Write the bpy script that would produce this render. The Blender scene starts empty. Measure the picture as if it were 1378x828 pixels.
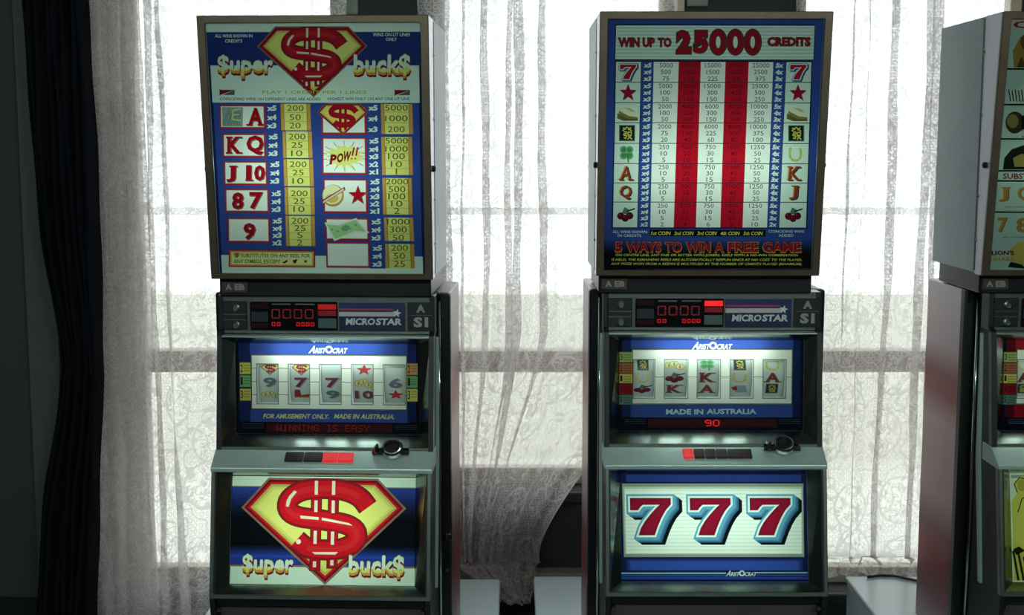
import bpy, bmesh, math, random
import numpy as np
from mathutils import Vector, Matrix
from mathutils.geometry import delaunay_2d_cdt, tessellate_polygon

random.seed(4)
scene = bpy.context.scene
col = scene.collection
PI = math.pi

# ------------------------------------------------------------------ camera
FPX, CAM_D, CAM_Z = 1750.0, 2.966, 1.65
PITCH = math.atan(219 / FPX)
cd = bpy.data.cameras.new('camera')
cd.sensor_width = 36.0
cd.lens = 36.0 * FPX / 1378.0
cd.clip_start = 0.05
cam = bpy.data.objects.new('camera', cd)
col.objects.link(cam)
cam.location = (0, -CAM_D, CAM_Z)
cam.rotation_euler = (PI / 2 - PITCH, 0, 0)
scene.camera = cam

# ------------------------------------------------------------------ world, exposure
world = bpy.data.worlds.new('overcast_sky')
scene.world = world
world.use_nodes = True
wn = world.node_tree
bgn = wn.nodes['Background']
bgn.inputs['Color'].default_value = (0.93, 0.98, 1.0, 1)
bgn.inputs['Strength'].default_value = 2.45
vs = scene.view_settings
vs.view_transform = 'Standard'
vs.look = 'None'
vs.gamma = 1.0
vs.use_curve_mapping = False
vs.exposure = 0.0
try:
    scene.cycles.use_denoising = True
    scene.cycles.max_bounces = 10
    scene.cycles.diffuse_bounces = 4
    scene.cycles.transparent_max_bounces = 24
    scene.cycles.transmission_bounces = 8
    scene.cycles.sample_clamp_indirect = 4.0
except Exception:
    pass

# ------------------------------------------------------------------ materials
def s2l(c):
    return tuple(((v / 255) / 12.92 if v / 255 <= 0.04045 else ((v / 255 + 0.055) / 1.055) ** 2.4) for v in c)

MATS = {}
def pbr(name, rgb, rough=0.5, metal=0.0, bump=0.0, bscale=40, vary=0.0, spec=0.5, lin=False):
    if name in MATS:
        return MATS[name]
    m = bpy.data.materials.new(name)
    m.use_nodes = True
    nt = m.node_tree
    b = nt.nodes['Principled BSDF']
    c = rgb if lin else s2l(rgb)
    b.inputs['Base Color'].default_value = (*c, 1)
    b.inputs['Roughness'].default_value = rough
    b.inputs['Metallic'].default_value = metal
    b.inputs['Specular IOR Level'].default_value = spec
    if vary or bump:
        tc = nt.nodes.new('ShaderNodeTexCoord')
        nz = nt.nodes.new('ShaderNodeTexNoise')
        nz.inputs['Scale'].default_value = bscale
        nz.inputs['Detail'].default_value = 5
        nt.links.new(tc.outputs['Object'], nz.inputs['Vector'])
        if vary:
            mx = nt.nodes.new('ShaderNodeMix')
            mx.data_type = 'RGBA'
            mx.inputs['A'].default_value = (*[v * (1 - vary) for v in c], 1)
            mx.inputs['B'].default_value = (*[min(1, v * (1 + vary)) for v in c], 1)
            nt.links.new(nz.outputs['Fac'], mx.inputs['Factor'])
            nt.links.new(mx.outputs['Result'], b.inputs['Base Color'])
        if bump:
            bp = nt.nodes.new('ShaderNodeBump')
            bp.inputs['Strength'].default_value = bump
            bp.inputs['Distance'].default_value = 0.002
            nt.links.new(nz.outputs['Fac'], bp.inputs['Height'])
            nt.links.new(bp.outputs['Normal'], b.inputs['Normal'])
    MATS[name] = m
    return m

def emit(name, rgb, strength, lin=False):
    if name in MATS:
        return MATS[name]
    m = bpy.data.materials.new(name)
    m.use_nodes = True
    b = m.node_tree.nodes['Principled BSDF']
    c = rgb if lin else s2l(rgb)
    b.inputs['Base Color'].default_value = (*c, 1)
    b.inputs['Emission Color'].default_value = (*c, 1)
    b.inputs['Emission Strength'].default_value = strength
    b.inputs['Roughness'].default_value = 0.4
    MATS[name] = m
    return m

def print_mat():
    """printed translucent glass sheet, lit from behind by the tube in its light box"""
    m = bpy.data.materials.new('printed_glass')
    m.use_nodes = True
    nt = m.node_tree
    nt.nodes.clear()
    out = nt.nodes.new('ShaderNodeOutputMaterial')
    at = nt.nodes.new('ShaderNodeAttribute')
    at.attribute_name = 'ink'
    tr = nt.nodes.new('ShaderNodeBsdfTranslucent')
    df = nt.nodes.new('ShaderNodeBsdfDiffuse')
    gl = nt.nodes.new('ShaderNodeBsdfGlossy')
    gl.inputs['Roughness'].default_value = 0.12
    m1 = nt.nodes.new('ShaderNodeMixShader')
    m1.inputs[0].default_value = 0.25
    m2 = nt.nodes.new('ShaderNodeMixShader')
    m2.inputs[0].default_value = 0.035
    nt.links.new(at.outputs['Color'], tr.inputs['Color'])
    nt.links.new(at.outputs['Color'], df.inputs['Color'])
    nt.links.new(tr.outputs[0], m1.inputs[1])
    nt.links.new(df.outputs[0], m1.inputs[2])
    nt.links.new(m1.outputs[0], m2.inputs[1])
    nt.links.new(gl.outputs[0], m2.inputs[2])
    nt.links.new(m2.outputs[0], out.inputs[0])
    return m

def flat_ink_mat():
    """ordinary printed card: diffuse ink colours"""
    m = bpy.data.materials.new('printed_card')
    m.use_nodes = True
    nt = m.node_tree
    b = nt.nodes['Principled BSDF']
    at = nt.nodes.new('ShaderNodeAttribute')
    at.attribute_name = 'ink'
    nt.links.new(at.outputs['Color'], b.inputs['Base Color'])
    b.inputs['Roughness'].default_value = 0.45
    return m

def lace_mat():
    m = bpy.data.materials.new('lace')
    m.use_nodes = True
    nt = m.node_tree
    nt.nodes.clear()
    N = nt.nodes.new
    L = nt.links.new
    out = N('ShaderNodeOutputMaterial')
    uv = N('ShaderNodeUVMap')
    uv.uv_map = 'UVMap'
    def mth(op, a, b=None, clamp=False):
        n = N('ShaderNodeMath')
        n.operation = op
        n.use_clamp = clamp
        for i, v in enumerate((a, b)):
            if v is None:
                continue
            if isinstance(v, (int, float)):
                n.inputs[i].default_value = v
            else:
                L(v, n.inputs[i])
        return n.outputs[0]
    def vor(scale, rnd, feature='F1'):
        v = N('ShaderNodeTexVoronoi')
        v.voronoi_dimensions = '2D'
        v.feature = feature
        v.inputs['Scale'].default_value = scale
        v.inputs['Randomness'].default_value = rnd
        L(uv.outputs[0], v.inputs['Vector'])
        return v.outputs['Distance']
    def band(x, c, w):                     # 1 inside |x-c|<w, soft edge
        d = mth('ABSOLUTE', mth('SUBTRACT', x, c))
        return mth('MULTIPLY', mth('SUBTRACT', w, d), 1.0 / (0.35 * w), True)
    d1 = vor(58, 0.0)
    rings = band(d1, 0.34, 0.11)
    d2 = vor(5.2, 0.75)
    medal = mth('MULTIPLY', mth('SUBTRACT', 0.36, d2), 40, True)
    rim = band(d2, 0.36, 0.02)
    nz = N('ShaderNodeTexNoise')
    nz.noise_dimensions = '2D'
    nz.inputs['Scale'].default_value = 17
    nz.inputs['Detail'].default_value = 1.0
    L(uv.outputs[0], nz.inputs['Vector'])
    vine = band(nz.outputs['Fac'], 0.5, 0.028)
    nz2 = N('ShaderNodeTexNoise')
    nz2.noise_dimensions = '2D'
    nz2.inputs['Scale'].default_value = 46
    nz2.inputs['Detail'].default_value = 1.0
    L(uv.outputs[0], nz2.inputs['Vector'])
    leaf = band(nz2.outputs['Fac'], 0.5, 0.045)
    core = mth('MULTIPLY', mth('SUBTRACT', nz2.outputs['Fac'], 0.62), 30, True)
    leaf = mth('MAXIMUM', leaf, core)
    inside = mth('MULTIPLY', medal, leaf)
    outside = mth('MULTIPLY', mth('SUBTRACT', 1.0, medal), rings)
    solid = mth('MAXIMUM', mth('MAXIMUM', inside, mth('MULTIPLY', outside, 0.75)), mth('MAXIMUM', rim, vine))
    # satin hem running along the side edge of the cloth is woven closed
    at = N('ShaderNodeAttribute')
    at.attribute_name = 'hem'
    solid = mth('MAXIMUM', solid, at.outputs['Fac'])
    op = mth('ADD', mth('MULTIPLY', solid, 0.33), 0.34)
    tp = N('ShaderNodeBsdfTransparent')
    df = N('ShaderNodeBsdfDiffuse')
    df.inputs['Color'].default_value = (0.72, 0.66, 0.66, 1)
    tl = N('ShaderNodeBsdfTranslucent')
    tl.inputs['Color'].default_value = (0.78, 0.74, 0.73, 1)
    m1 = N('ShaderNodeMixShader')
    m1.inputs[0].default_value = 0.55
    L(df.outputs[0], m1.inputs[1])
    L(tl.outputs[0], m1.inputs[2])
    m2 = N('ShaderNodeMixShader')
    L(op, m2.inputs[0])
    L(tp.outputs[0], m2.inputs[1])
    L(m1.outputs[0], m2.inputs[2])
    L(m2.outputs[0], out.inputs[0])
    return m

def side_band_mat():
    """pinkish silver side panel with two soft red bands"""
    m = bpy.data.materials.new('red_banded_side')
    m.use_nodes = True
    nt = m.node_tree
    b = nt.nodes['Principled BSDF']
    tc = nt.nodes.new('ShaderNodeTexCoord')
    sp = nt.nodes.new('ShaderNodeSeparateXYZ')
    cr = nt.nodes.new('ShaderNodeValToRGB')
    nt.links.new(tc.outputs['Object'], sp.inputs[0])
    nt.links.new(sp.outputs['Z'], cr.inputs[0])
    e = cr.color_ramp.elements  # base colour by height: soft red bands, paler towards the top
    e[0].position = 0.0
    e[0].color = (*s2l((168, 150, 154)), 1)
    e[1].position = 0.90
    e[1].color = (*s2l((216, 204, 208)), 1)
    for p, c in ((0.10, (126, 66, 74)), (0.20, (140, 26, 36)), (0.27, (128, 52, 60)), (0.36, (186, 158, 161)),
                 (0.55, (200, 176, 180)), (0.62, (164, 92, 100)), (0.67, (158, 94, 102)), (0.74, (210, 194, 198))):
        q = e.new(p)
        q.color = (*s2l(c), 1)
    nt.links.new(cr.outputs[0], b.inputs['Base Color'])
    b.inputs['Metallic'].default_value = 0.45
    b.inputs['Roughness'].default_value = 0.40
    return m

M = dict(
    chrome=pbr('chrome', (196, 206, 206), 0.16, 1.0),
    dchrome=pbr('dull_chrome', (138, 146, 143), 0.20, 1.0, vary=0.12, bscale=14),
    rim=pbr('frame_metal', (150, 160, 156), 0.32, 1.0, vary=0.1, bscale=14),
    steel=pbr('brushed_steel', (204, 226, 220), 0.33, 0.35, vary=0.1, bscale=30),
    silver=pbr('silver_edge', (226, 228, 236), 0.3, 0.85, vary=0.05, bscale=20),
    bronze=pbr('bronze_frame', (122, 106, 90), 0.38, 0.75, vary=0.25, bscale=18),
    black=pbr('black_enamel', (20, 22, 26), 0.35),
    dark=pbr('dark_panel', (30, 32, 36), 0.45, vary=0.2, bscale=60),
    smoke=pbr('smoked_window', (16, 18, 26), 0.12),
    grey=pbr('grey_hammered_paint', (158, 178, 182), 0.33, bump=0.08, bscale=260, vary=0.08),
    stand=pbr('pale_blue_enamel', (200, 220, 222), 0.25, vary=0.06, bscale=9),
    side=side_band_mat(),
    print=print_mat(),
    card=flat_ink_mat(),
    lace=lace_mat(),
    white_in=pbr('lightbox_white', (232, 236, 232), 0.6),
    tube=emit('fluorescent_tube', (0.72, 1.0, 0.86), 8.5, lin=True),
    tube_belly=emit('fluorescent_tube_belly', (0.72, 1.0, 0.86), 6.5, lin=True),
    tube_dim=emit('fluorescent_tube_worn', (0.72, 1.0, 0.86), 3.5, lin=True),
    tube_hot=emit('fluorescent_tube_new', (0.80, 1.0, 0.90), 13.0, lin=True),
    led=emit('red_led', (190, 18, 24), 0.4),
    led_hot=emit('red_led_bright', (240, 30, 34), 0.9),
    led_dim=emit('red_led_dim', (120, 16, 20), 0.25),
    ledoff=pbr('red_filter', (52, 14, 20), 0.25),
    btn_dark=pbr('unlit_button', (58, 42, 44), 0.3),
    btn_red=emit('lit_red_button', (225, 48, 52), 0.55),
    wall=pbr('charcoal_wall', (42, 44, 46), 0.8, vary=0.15, bscale=8, bump=0.15),
    lwall=pbr('grey_green_paint', (62, 65, 61), 0.7, vary=0.1, bscale=5),
    casing=pbr('grey_casing_paint', (128, 134, 120), 0.6, vary=0.06, bscale=6),
    floor=pbr('brown_carpet', (62, 50, 46), 0.95, bump=0.5, bscale=300, vary=0.2),
    ceil=pbr('cream_ceiling', (190, 186, 172), 0.9),
    sash=pbr('painted_sash', (196, 178, 158), 0.5, vary=0.08, bscale=12),
    drape=pbr('black_velvet', (20, 23, 30), 0.95, vary=0.25, bscale=25, spec=0.1),
    outwall=pbr('pale_render', (242, 240, 230), 0.9, vary=0.05, bscale=2),
    ground=pbr('pale_concrete', (226, 224, 214), 0.95, vary=0.1, bscale=2),
    cord=pbr('black_rubber', (18, 18, 20), 0.5),
    rubber=pbr('grey_plate', (120, 120, 118), 0.4, 0.6),
)
gm = bpy.data.materials.new('window_glass')
gm.use_nodes = True
_n = gm.node_tree
_n.nodes.clear()
_o = _n.nodes.new('ShaderNodeOutputMaterial')
_t = _n.nodes.new('ShaderNodeBsdfTransparent')
_t.inputs[0].default_value = (0.96, 0.98, 0.97, 1)
_g = _n.nodes.new('ShaderNodeBsdfGlossy')
_g.inputs['Roughness'].default_value = 0.03
_x = _n.nodes.new('ShaderNodeMixShader')
_x.inputs[0].default_value = 0.05
_n.links.new(_t.outputs[0], _x.inputs[1])
_n.links.new(_g.outputs[0], _x.inputs[2])
_n.links.new(_x.outputs[0], _o.inputs[0])
M['glass'] = gm

# ------------------------------------------------------------------ mesh helpers
def link(name, me, mat, parent=None):
    o = bpy.data.objects.new(name, me)
    col.objects.link(o)
    if mat is not None:
        me.materials.append(mat)
    if parent is not None:
        o.parent = parent
    return o

def from_bm(name, bm, mat, parent=None, smooth=False):
    bmesh.ops.recalc_face_normals(bm, faces=bm.faces)
    me = bpy.data.meshes.new(name)
    bm.to_mesh(me)
    bm.free()
    if smooth:
        for p in me.polygons:
            p.use_smooth = True
    return link(name, me, mat, parent)

def addbox(bm, x0, x1, y0, y1, z0, z1, bev=0.0, seg=1):
    r = bmesh.ops.create_cube(bm, size=1.0)
    vs_ = r['verts']
    for v in vs_:
        v.co = Vector(((x0 + x1) / 2 + v.co.x * (x1 - x0), (y0 + y1) / 2 + v.co.y * (y1 - y0), (z0 + z1) / 2 + v.co.z * (z1 - z0)))
    if bev:
        es = list({e for v in vs_ for e in v.link_edges})
        bmesh.ops.bevel(bm, geom=es, offset=bev, segments=seg, profile=0.5, affect='EDGES')

def box(name, b, mat, parent=None, bev=0.0, seg=1):
    bm = bmesh.new()
    addbox(bm, *b, bev=bev, seg=seg)
    return from_bm(name, bm, mat, parent)

def prism_x(name, prof, x0, x1, mat, parent=None, bev=0.0):
    """side profile (y, z) extruded across x"""
    bm = bmesh.new()
    a = [bm.verts.new((x0, y, z)) for y, z in prof]
    b = [bm.verts.new((x1, y, z)) for y, z in prof]
    bm.faces.new(a)
    bm.faces.new(b[::-1])
    n = len(prof)
    for i in range(n):
        bm.faces.new((a[i], b[i], b[(i + 1) % n], a[(i + 1) % n]))
    if bev:
        bmesh.ops.bevel(bm, geom=bm.edges[:], offset=bev, segments=2, profile=0.5, affect='EDGES')
    return from_bm(name, bm, mat, parent)

def ring_bm(outer, inner, bm=None):
    """4 quads between two loops of four points"""
    bm = bm or bmesh.new()
    o = [bm.verts.new(p) for p in outer]
    i = [bm.verts.new(p) for p in inner]
    for k in range(4):
        bm.faces.new((o[k], o[(k + 1) % 4], i[(k + 1) % 4], i[k]))
    return bm

def frame(name, outer, inner, back_out, back_in, mat, parent, bev=0.0015):
    """solid picture frame from four loops (front outer, front inner, back outer, back inner)"""
    bm = bmesh.new()
    L4 = [[bm.verts.new(p) for p in lp] for lp in (outer, inner, back_in, back_out)]
    for a in range(4):
        A, B = L4[a], L4[(a + 1) % 4]
        for k in range(4):
            bm.faces.new((A[k], A[(k + 1) % 4], B[(k + 1) % 4], B[k]))
    if bev:
        bmesh.ops.bevel(bm, geom=bm.edges[:], offset=bev, segments=1, affect='EDGES')
    return from_bm(name, bm, mat, parent)

def rect(hw, z0, z1, y0, y1, cx=0.0):
    """loop TL TR BR BL of a panel whose plane goes from y0 at z0 (bottom) to y1 at z1 (top)"""
    return [(cx - hw, y1, z1), (cx + hw, y1, z1), (cx + hw, y0, z0), (cx - hw, y0, z0)]

def tube(name, pts, r, mat, parent=None, n=10, caps=True):
    bm = bmesh.new()
    rows = []
    for i, p in enumerate(pts):
        p = Vector(p)
        a = Vector(pts[max(0, i - 1)])
        b = Vector(pts[min(len(pts) - 1, i + 1)])
        t = (b - a).normalized()
        u = t.orthogonal().normalized()
        if rows:
            u = (pu - t * pu.dot(t)).normalized()
        pu = u
        w = t.cross(u)
        rr = r[i] if isinstance(r, (list, tuple)) else r
        rows.append([bm.verts.new(p + (u * math.cos(2 * PI * k / n) + w * math.sin(2 * PI * k / n)) * rr) for k in range(n)])
    for i in range(len(rows) - 1):
        for k in range(n):
            bm.faces.new((rows[i][k], rows[i][(k + 1) % n], rows[i + 1][(k + 1) % n], rows[i + 1][k]))
    if caps:
        bm.faces.new(rows[0][::-1])
        bm.faces.new(rows[-1])
    return from_bm(name, bm, mat, parent, smooth=True)

def lathe(name, prof, mat, parent=None, n=24, mtx=None):
    """(radius, height) profile turned about z, then moved by mtx"""
    bm = bmesh.new()
    rows = []
    for r, h in prof:
        rows.append([bm.verts.new((r * math.cos(2 * PI * k / n), r * math.sin(2 * PI * k / n), h)) for k in range(n)])
    for i in range(len(rows) - 1):
        for k in range(n):
            bm.faces.new((rows[i][k], rows[i][(k + 1) % n], rows[i + 1][(k + 1) % n], rows[i + 1][k]))
    bm.faces.new(rows[0][::-1])
    bm.faces.new(rows[-1])
    if mtx is not None:
        bmesh.ops.transform(bm, matrix=mtx, verts=bm.verts)
    return from_bm(name, bm, mat, parent, smooth=False)

def tag(o, label=None, cat=None, group=None, kind=None):
    if label: o['label'] = label
    if cat: o['category'] = cat
    if group: o['group'] = group
    if kind: o['kind'] = kind
    return o

def empty(name, loc, rz=0.0):
    o = bpy.data.objects.new(name, None)
    col.objects.link(o)
    o.location = loc
    o.rotation_euler = (0, 0, rz)
    o.empty_display_size = 0.1
    return o

def struct(o):
    o['kind'] = 'structure'
    return o

# ------------------------------------------------------------------ flat print: polygons flattened to one sheet
_tc = {}
def glyphs(s, bold=0.0, res=2):
    k = (s, bold, res)
    if k in _tc:
        return _tc[k]
    cu = bpy.data.curves.new('t', 'FONT')
    cu.body = s
    cu.offset = bold
    cu.resolution_u = res
    cu.fill_mode = 'FRONT'
    o = bpy.data.objects.new('t', cu)
    me = o.to_mesh()
    v = np.array([(p.co.x, p.co.y) for p in me.vertices], float).reshape(-1, 2)
    me.calc_loop_triangles()
    t = np.array([tuple(l.vertices) for l in me.loop_triangles], int).reshape(-1, 3)
    o.to_mesh_clear()
    bpy.data.objects.remove(o)
    bpy.data.curves.remove(cu)
    _tc[k] = (v, t)
    return v, t

SERIF = {  # slab bars in unit box of the glyph, y up
    'A': [(-.12, 0, .30, .09), (.66, 0, 1.12, .09)],
    'K': [(-.10, 0, .36, .09), (.64, 0, 1.08, .09), (-.10, .91, .36, 1), (.60, .91, 1.05, 1)],
    'J': [(.28, .91, 1.15, 1)],
    '1': [(-.1, 0, 1.35, .09)],
    'I': [(-.6, 0, 1.6, .09), (-.6, .91, 1.6, 1)],
}

class Art:
    def __init__(s):
        s.shapes = []          # (rgb or None, verts Nx2, tris Mx3), later ones lie on top
    def poly(s, rgb, pts):
        p = [Vector((x, y, 0)) for x, y in pts]
        t = tessellate_polygon([p])
        s.shapes.append((rgb, np.array(pts, float), np.array(t, int).reshape(-1, 3)))
    def rect(s, rgb, x0, y0, x1, y1):
        s.poly(rgb, [(x0, y0), (x1, y0), (x1, y1), (x0, y1)])
    def circle(s, rgb, cx, cy, rx, ry=None, n=16, rot=0):
        ry = ry or rx
        c_, s_ = math.cos(rot), math.sin(rot)
        pts = []
        for k in range(n):
            a = 2 * PI * k / n
            x, y = rx * math.cos(a), ry * math.sin(a)
            pts.append((cx + x * c_ - y * s_, cy + x * s_ + y * c_))
        s.poly(rgb, pts)
    def star(s, rgb, cx, cy, r, n=5, inner=0.42, rot=0, sx=1.0):
        s.poly(rgb, [(cx + sx * (r if k % 2 == 0 else r * inner) * math.sin(PI * k / n + rot),
                      cy - (r if k % 2 == 0 else r * inner) * math.cos(PI * k / n + rot)) for k in range(2 * n)])
    def line(s, rgb, x0, y0, x1, y1, w):
        d = math.hypot(x1 - x0, y1 - y0) or 1
        nx, ny = -(y1 - y0) / d * w / 2, (x1 - x0) / d * w / 2
        s.poly(rgb, [(x0 + nx, y0 + ny), (x1 + nx, y1 + ny), (x1 - nx, y1 - ny), (x0 - nx, y0 - ny)])
    def path(s, rgb, pts, w):
        for (a, b), (c, d) in zip(pts[:-1], pts[1:]):
            s.line(rgb, a, b, c, d, w)
    def text(s, rgb, t, x0, y0, x1, y1, bold=0.0, shear=0.0, res=2, serif=False, clip=None, grow=0.0):
        """fit the lettering into the box x0..x1, y0 (top)..y1 (bottom)"""
        v, tr = glyphs(t, bold, res)
        if len(v) == 0:
            return
        v = v.copy()
        b0 = glyphs(t, 0.0, res)[0] if grow else v
        mn, mx = b0.min(0), b0.max(0)
        u = (v - mn) / np.maximum(mx - mn, 1e-6)
        q = np.empty_like(u)
        q[:, 0] = x0 + u[:, 0] * (x1 - x0) + shear * (u[:, 1] - 0.5) * (y1 - y0)
        q[:, 1] = y1 - u[:, 1] * (y1 - y0)
        if clip is not None:               # keep what lies above y = clip
            vv, tt = [], []
            for a in tr:
                pg = [tuple(q[i]) for i in a]
                out = []
                for i in range(3):
                    p, r = pg[i], pg[(i + 1) % 3]
                    if p[1] <= clip:
                        out.append(p)
                    if (p[1] <= clip) != (r[1] <= clip):
                        f = (clip - p[1]) / (r[1] - p[1])
                        out.append((p[0] + f * (r[0] - p[0]), clip))
                for i in range(1, len(out) - 1):
                    tt.append((len(vv), len(vv) + 1, len(vv) + 2))
                    vv += [out[0], out[i], out[i + 1]]
            if not vv:
                return
            q, tr = np.array(vv), np.array(tt)
        s.shapes.append((rgb, q, tr))
        if serif and t in SERIF:
            w, h = x1 - x0, y1 - y0
            for a, b, c, d in SERIF[t]:
                s.rect(rgb, x0 + a * w, y1 - d * h, x0 + c * w, y1 - b * h)
    def build(s, name, quad, loop, mat, parent):
        """quad: the measured corners TL TR BR BL of the sheet; loop: the same corners in the machine"""
        V, E = [], []
        for rgb, v, t in s.shapes:
            b = len(V)
            V += [Vector((float(p[0]), float(p[1]))) for p in v]
            es = set()
            for a in t:
                for i in range(3):
                    e = (int(a[i]), int(a[(i + 1) % 3]))
                    es.add((min(e), max(e)))
            E += [(b + i, b + j) for i, j in es if i != j]
        r = delaunay_2d_cdt(V, E, [], 0, 1e-4, False)
        P = np.array([(p[0], p[1]) for p in r[0]])
        F = [f for f in r[2] if len(f) == 3]
        FA = np.array(F)
        C = P[FA].mean(1)
        own = np.full(len(F), -1)
        for k, (rgb, v, t) in enumerate(s.shapes):
            mn, mx = v.min(0), v.max(0)
            idx = np.nonzero((C[:, 0] >= mn[0]) & (C[:, 0] <= mx[0]) & (C[:, 1] >= mn[1]) & (C[:, 1] <= mx[1]))[0]
            if len(idx) == 0:
                continue
            c = C[idx]
            hit = np.zeros(len(idx), bool)
            for a in t:
                p0, p1, p2 = v[a[0]], v[a[1]], v[a[2]]
                d0 = (p1[0] - p0[0]) * (c[:, 1] - p0[1]) - (p1[1] - p0[1]) * (c[:, 0] - p0[0])
                d1 = (p2[0] - p1[0]) * (c[:, 1] - p1[1]) - (p2[1] - p1[1]) * (c[:, 0] - p1[0])
                d2 = (p0[0] - p2[0]) * (c[:, 1] - p2[1]) - (p0[1] - p2[1]) * (c[:, 0] - p2[0])
                hit |= ((d0 >= 0) & (d1 >= 0) & (d2 >= 0)) | ((d0 <= 0) & (d1 <= 0) & (d2 <= 0))
            own[idx[hit]] = k
        # homography from the measured corners to the unit square
        A, Bv = [], []
        for (x, y), (u, w) in zip(quad, ((0, 0), (1, 0), (1, 1), (0, 1))):
            A.append([x, y, 1, 0, 0, 0, -u * x, -u * y]); Bv.append(u)
            A.append([0, 0, 0, x, y, 1, -w * x, -w * y]); Bv.append(w)
        h = np.linalg.solve(np.array(A, float), np.array(Bv, float))
        den = h[6] * P[:, 0] + h[7] * P[:, 1] + 1
        U = np.clip((h[0] * P[:, 0] + h[1] * P[:, 1] + h[2]) / den, 0, 1)
        W = np.clip((h[3] * P[:, 0] + h[4] * P[:, 1] + h[5]) / den, 0, 1)
        c0, c1, c2, c3 = [np.array(p) for p in loop]
        Q = (1 - W)[:, None] * ((1 - U)[:, None] * c0 + U[:, None] * c1) + W[:, None] * ((1 - U)[:, None] * c3 + U[:, None] * c2)
        keep = [(f, s.shapes[k][0]) for f, k in zip(F, own) if k >= 0 and s.shapes[k][0] is not None]
        me = bpy.data.meshes.new(name)
        me.from_pydata([tuple(p) for p in Q], [], [tuple(f) for f, _ in keep])
        at = me.color_attributes.new('ink', 'FLOAT_COLOR', 'CORNER')
        lut = {}
        cols = np.empty((len(keep), 3, 4), np.float32)
        for i, (_, rgb) in enumerate(keep):
            if rgb not in lut:
                lut[rgb] = (*s2l(rgb), 1.0)
            cols[i, :] = lut[rgb]
        if len(me.loops) == cols.shape[0] * 3:
            at.data.foreach_set('color', cols.ravel())
        return link(name, me, mat, parent)

def lerp(a, b, t):
    return a + (b - a) * t
def mixc(a, b, t):
    return tuple(int(round(lerp(p, q, t))) for p, q in zip(a, b))

# inks
PALE, WHITE = (226, 240, 226), (250, 250, 240)
BLUE, NAVY, BLACK = (54, 76, 152), (28, 38, 88), (10, 12, 20)
RED, DRED, YEL, ORG, TAN = (182, 22, 40), (132, 16, 36), (238, 230, 128), (218, 158, 70), (150, 110, 90)
GREEN, LGREEN, GOLD, GREY = (76, 140, 84), (176, 214, 150), (206, 170, 90), (150, 160, 150)
INK = (40, 52, 58)

def dollar_gem(a, x0, y0, x1, y1, fine=True, red=RED, yel=YEL):
    """five-sided cut gem in yellow with a fat double-barred dollar sign"""
    W, H = x1 - x0, y1 - y0
    def T(p):
        return [(x0 + (x - 20) / 1145 * W, y0 + (y - 35) / 735 * H) for x, y in p]
    def box_(rgb, q):
        a.poly(rgb, T([(q[0], q[1]), (q[2], q[1]), (q[2], q[3]), (q[0], q[3])]))
    # centre line of a round typographic S
    key = [(900, 235), (840, 165), (740, 122), (600, 108), (450, 122), (355, 180), (345, 255), (420, 303), (590, 325), (755, 354), (826, 408), (806, 478), (715, 522), (595, 530), (485, 516), (412, 462)]
    cl = []
    for k in range(len(key) - 1):
        p0, p1, p2, p3 = key[max(k - 1, 0)], key[k], key[k + 1], key[min(k + 2, len(key) - 1)]
        for m in range(4):
            t = m / 4
            cl.append(tuple(.5 * (2 * p1[d] + (p2[d] - p0[d]) * t + (2 * p0[d] - 5 * p1[d] + 4 * p2[d] - p3[d]) * t * t + (3 * p1[d] - p0[d] - 3 * p2[d] + p3[d]) * t ** 3) for d in (0, 1)))
    cl.append(key[-1])
    cl = [Vector(p) for p in cl]
    if not fine:
        cl = cl[::2] + [cl[-1]]
    def stroke(rgb, w, i0=0, i1=None):
        pts = cl[i0:i1]
        n = len(pts)
        lf, rt = [], []
        for k in range(n):
            d = (pts[min(k + 1, n - 1)] - pts[max(k - 1, 0)]).normalized()
            nn = Vector((-d.y, d.x)) * w / 2
            lf.append(pts[k] + nn); rt.append(pts[k] - nn)
        for k in range(n - 1):
            a.poly(rgb, T([tuple(lf[k]), tuple(lf[k + 1]), tuple(rt[k + 1]), tuple(rt[k])]))
    outer = [(205, 35), (965, 35), (1165, 240), (615, 770), (20, 245)]
    a.poly(TAN, T(outer))
    a.poly(DRED, T(offset_poly(outer, -14)))
    a.poly(red, T(offset_poly(outer, -30)))
    a.poly(mixc(yel, (150, 130, 50), .45), T(offset_poly(outer, -46)))
    a.poly(mixc(yel, (150, 130, 50), .15), T(offset_poly(outer, -62)))
    a.poly(yel, T(offset_poly(outer, -80)))
    g = lambda q, d: (q[0] - d, q[1] - d, q[2] + d, q[3] + d)
    bars = ((512, 48, 572, 668), (630, 48, 690, 650))
    if fine:
        for b in bars:
            box_((104, 44, 30), g(b, 9))
        stroke((104, 44, 30), 146)
    for b in bars:
        box_(mixc(red, DRED, .3), b)
    stroke(mixc(red, DRED, .6), 128)
    stroke(red, 108)
    if fine:
        P = (240, 226, 206)
        stroke(mixc(red, (236, 76, 68), .3), 40, 4, -4)
        for q in ((528, 54, 550, 150), (648, 54, 670, 150), (528, 190, 550, 270), (648, 190, 670, 276), (528, 400, 550, 490), (648, 404, 670, 494), (528, 610, 550, 650), (648, 600, 670, 636)):
            box_(P, q)
        a.poly(P, T([(352, 160), (386, 122), (404, 132), (366, 180), (350, 236), (330, 234), (334, 196)]))
        a.poly(P, T([(430, 296), (560, 306), (560, 324), (436, 316)]))
        a.poly(P, T([(582, 308), (770, 344), (796, 362), (582, 326)]))
        a.poly(P, T([(520, 546), (700, 544), (680, 562), (540, 562)]))
        a.poly(P, T([(424 + 18 * math.cos(k * PI / 4), 476 + 18 * math.sin(k * PI / 4)) for k in range(8)]))

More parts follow.
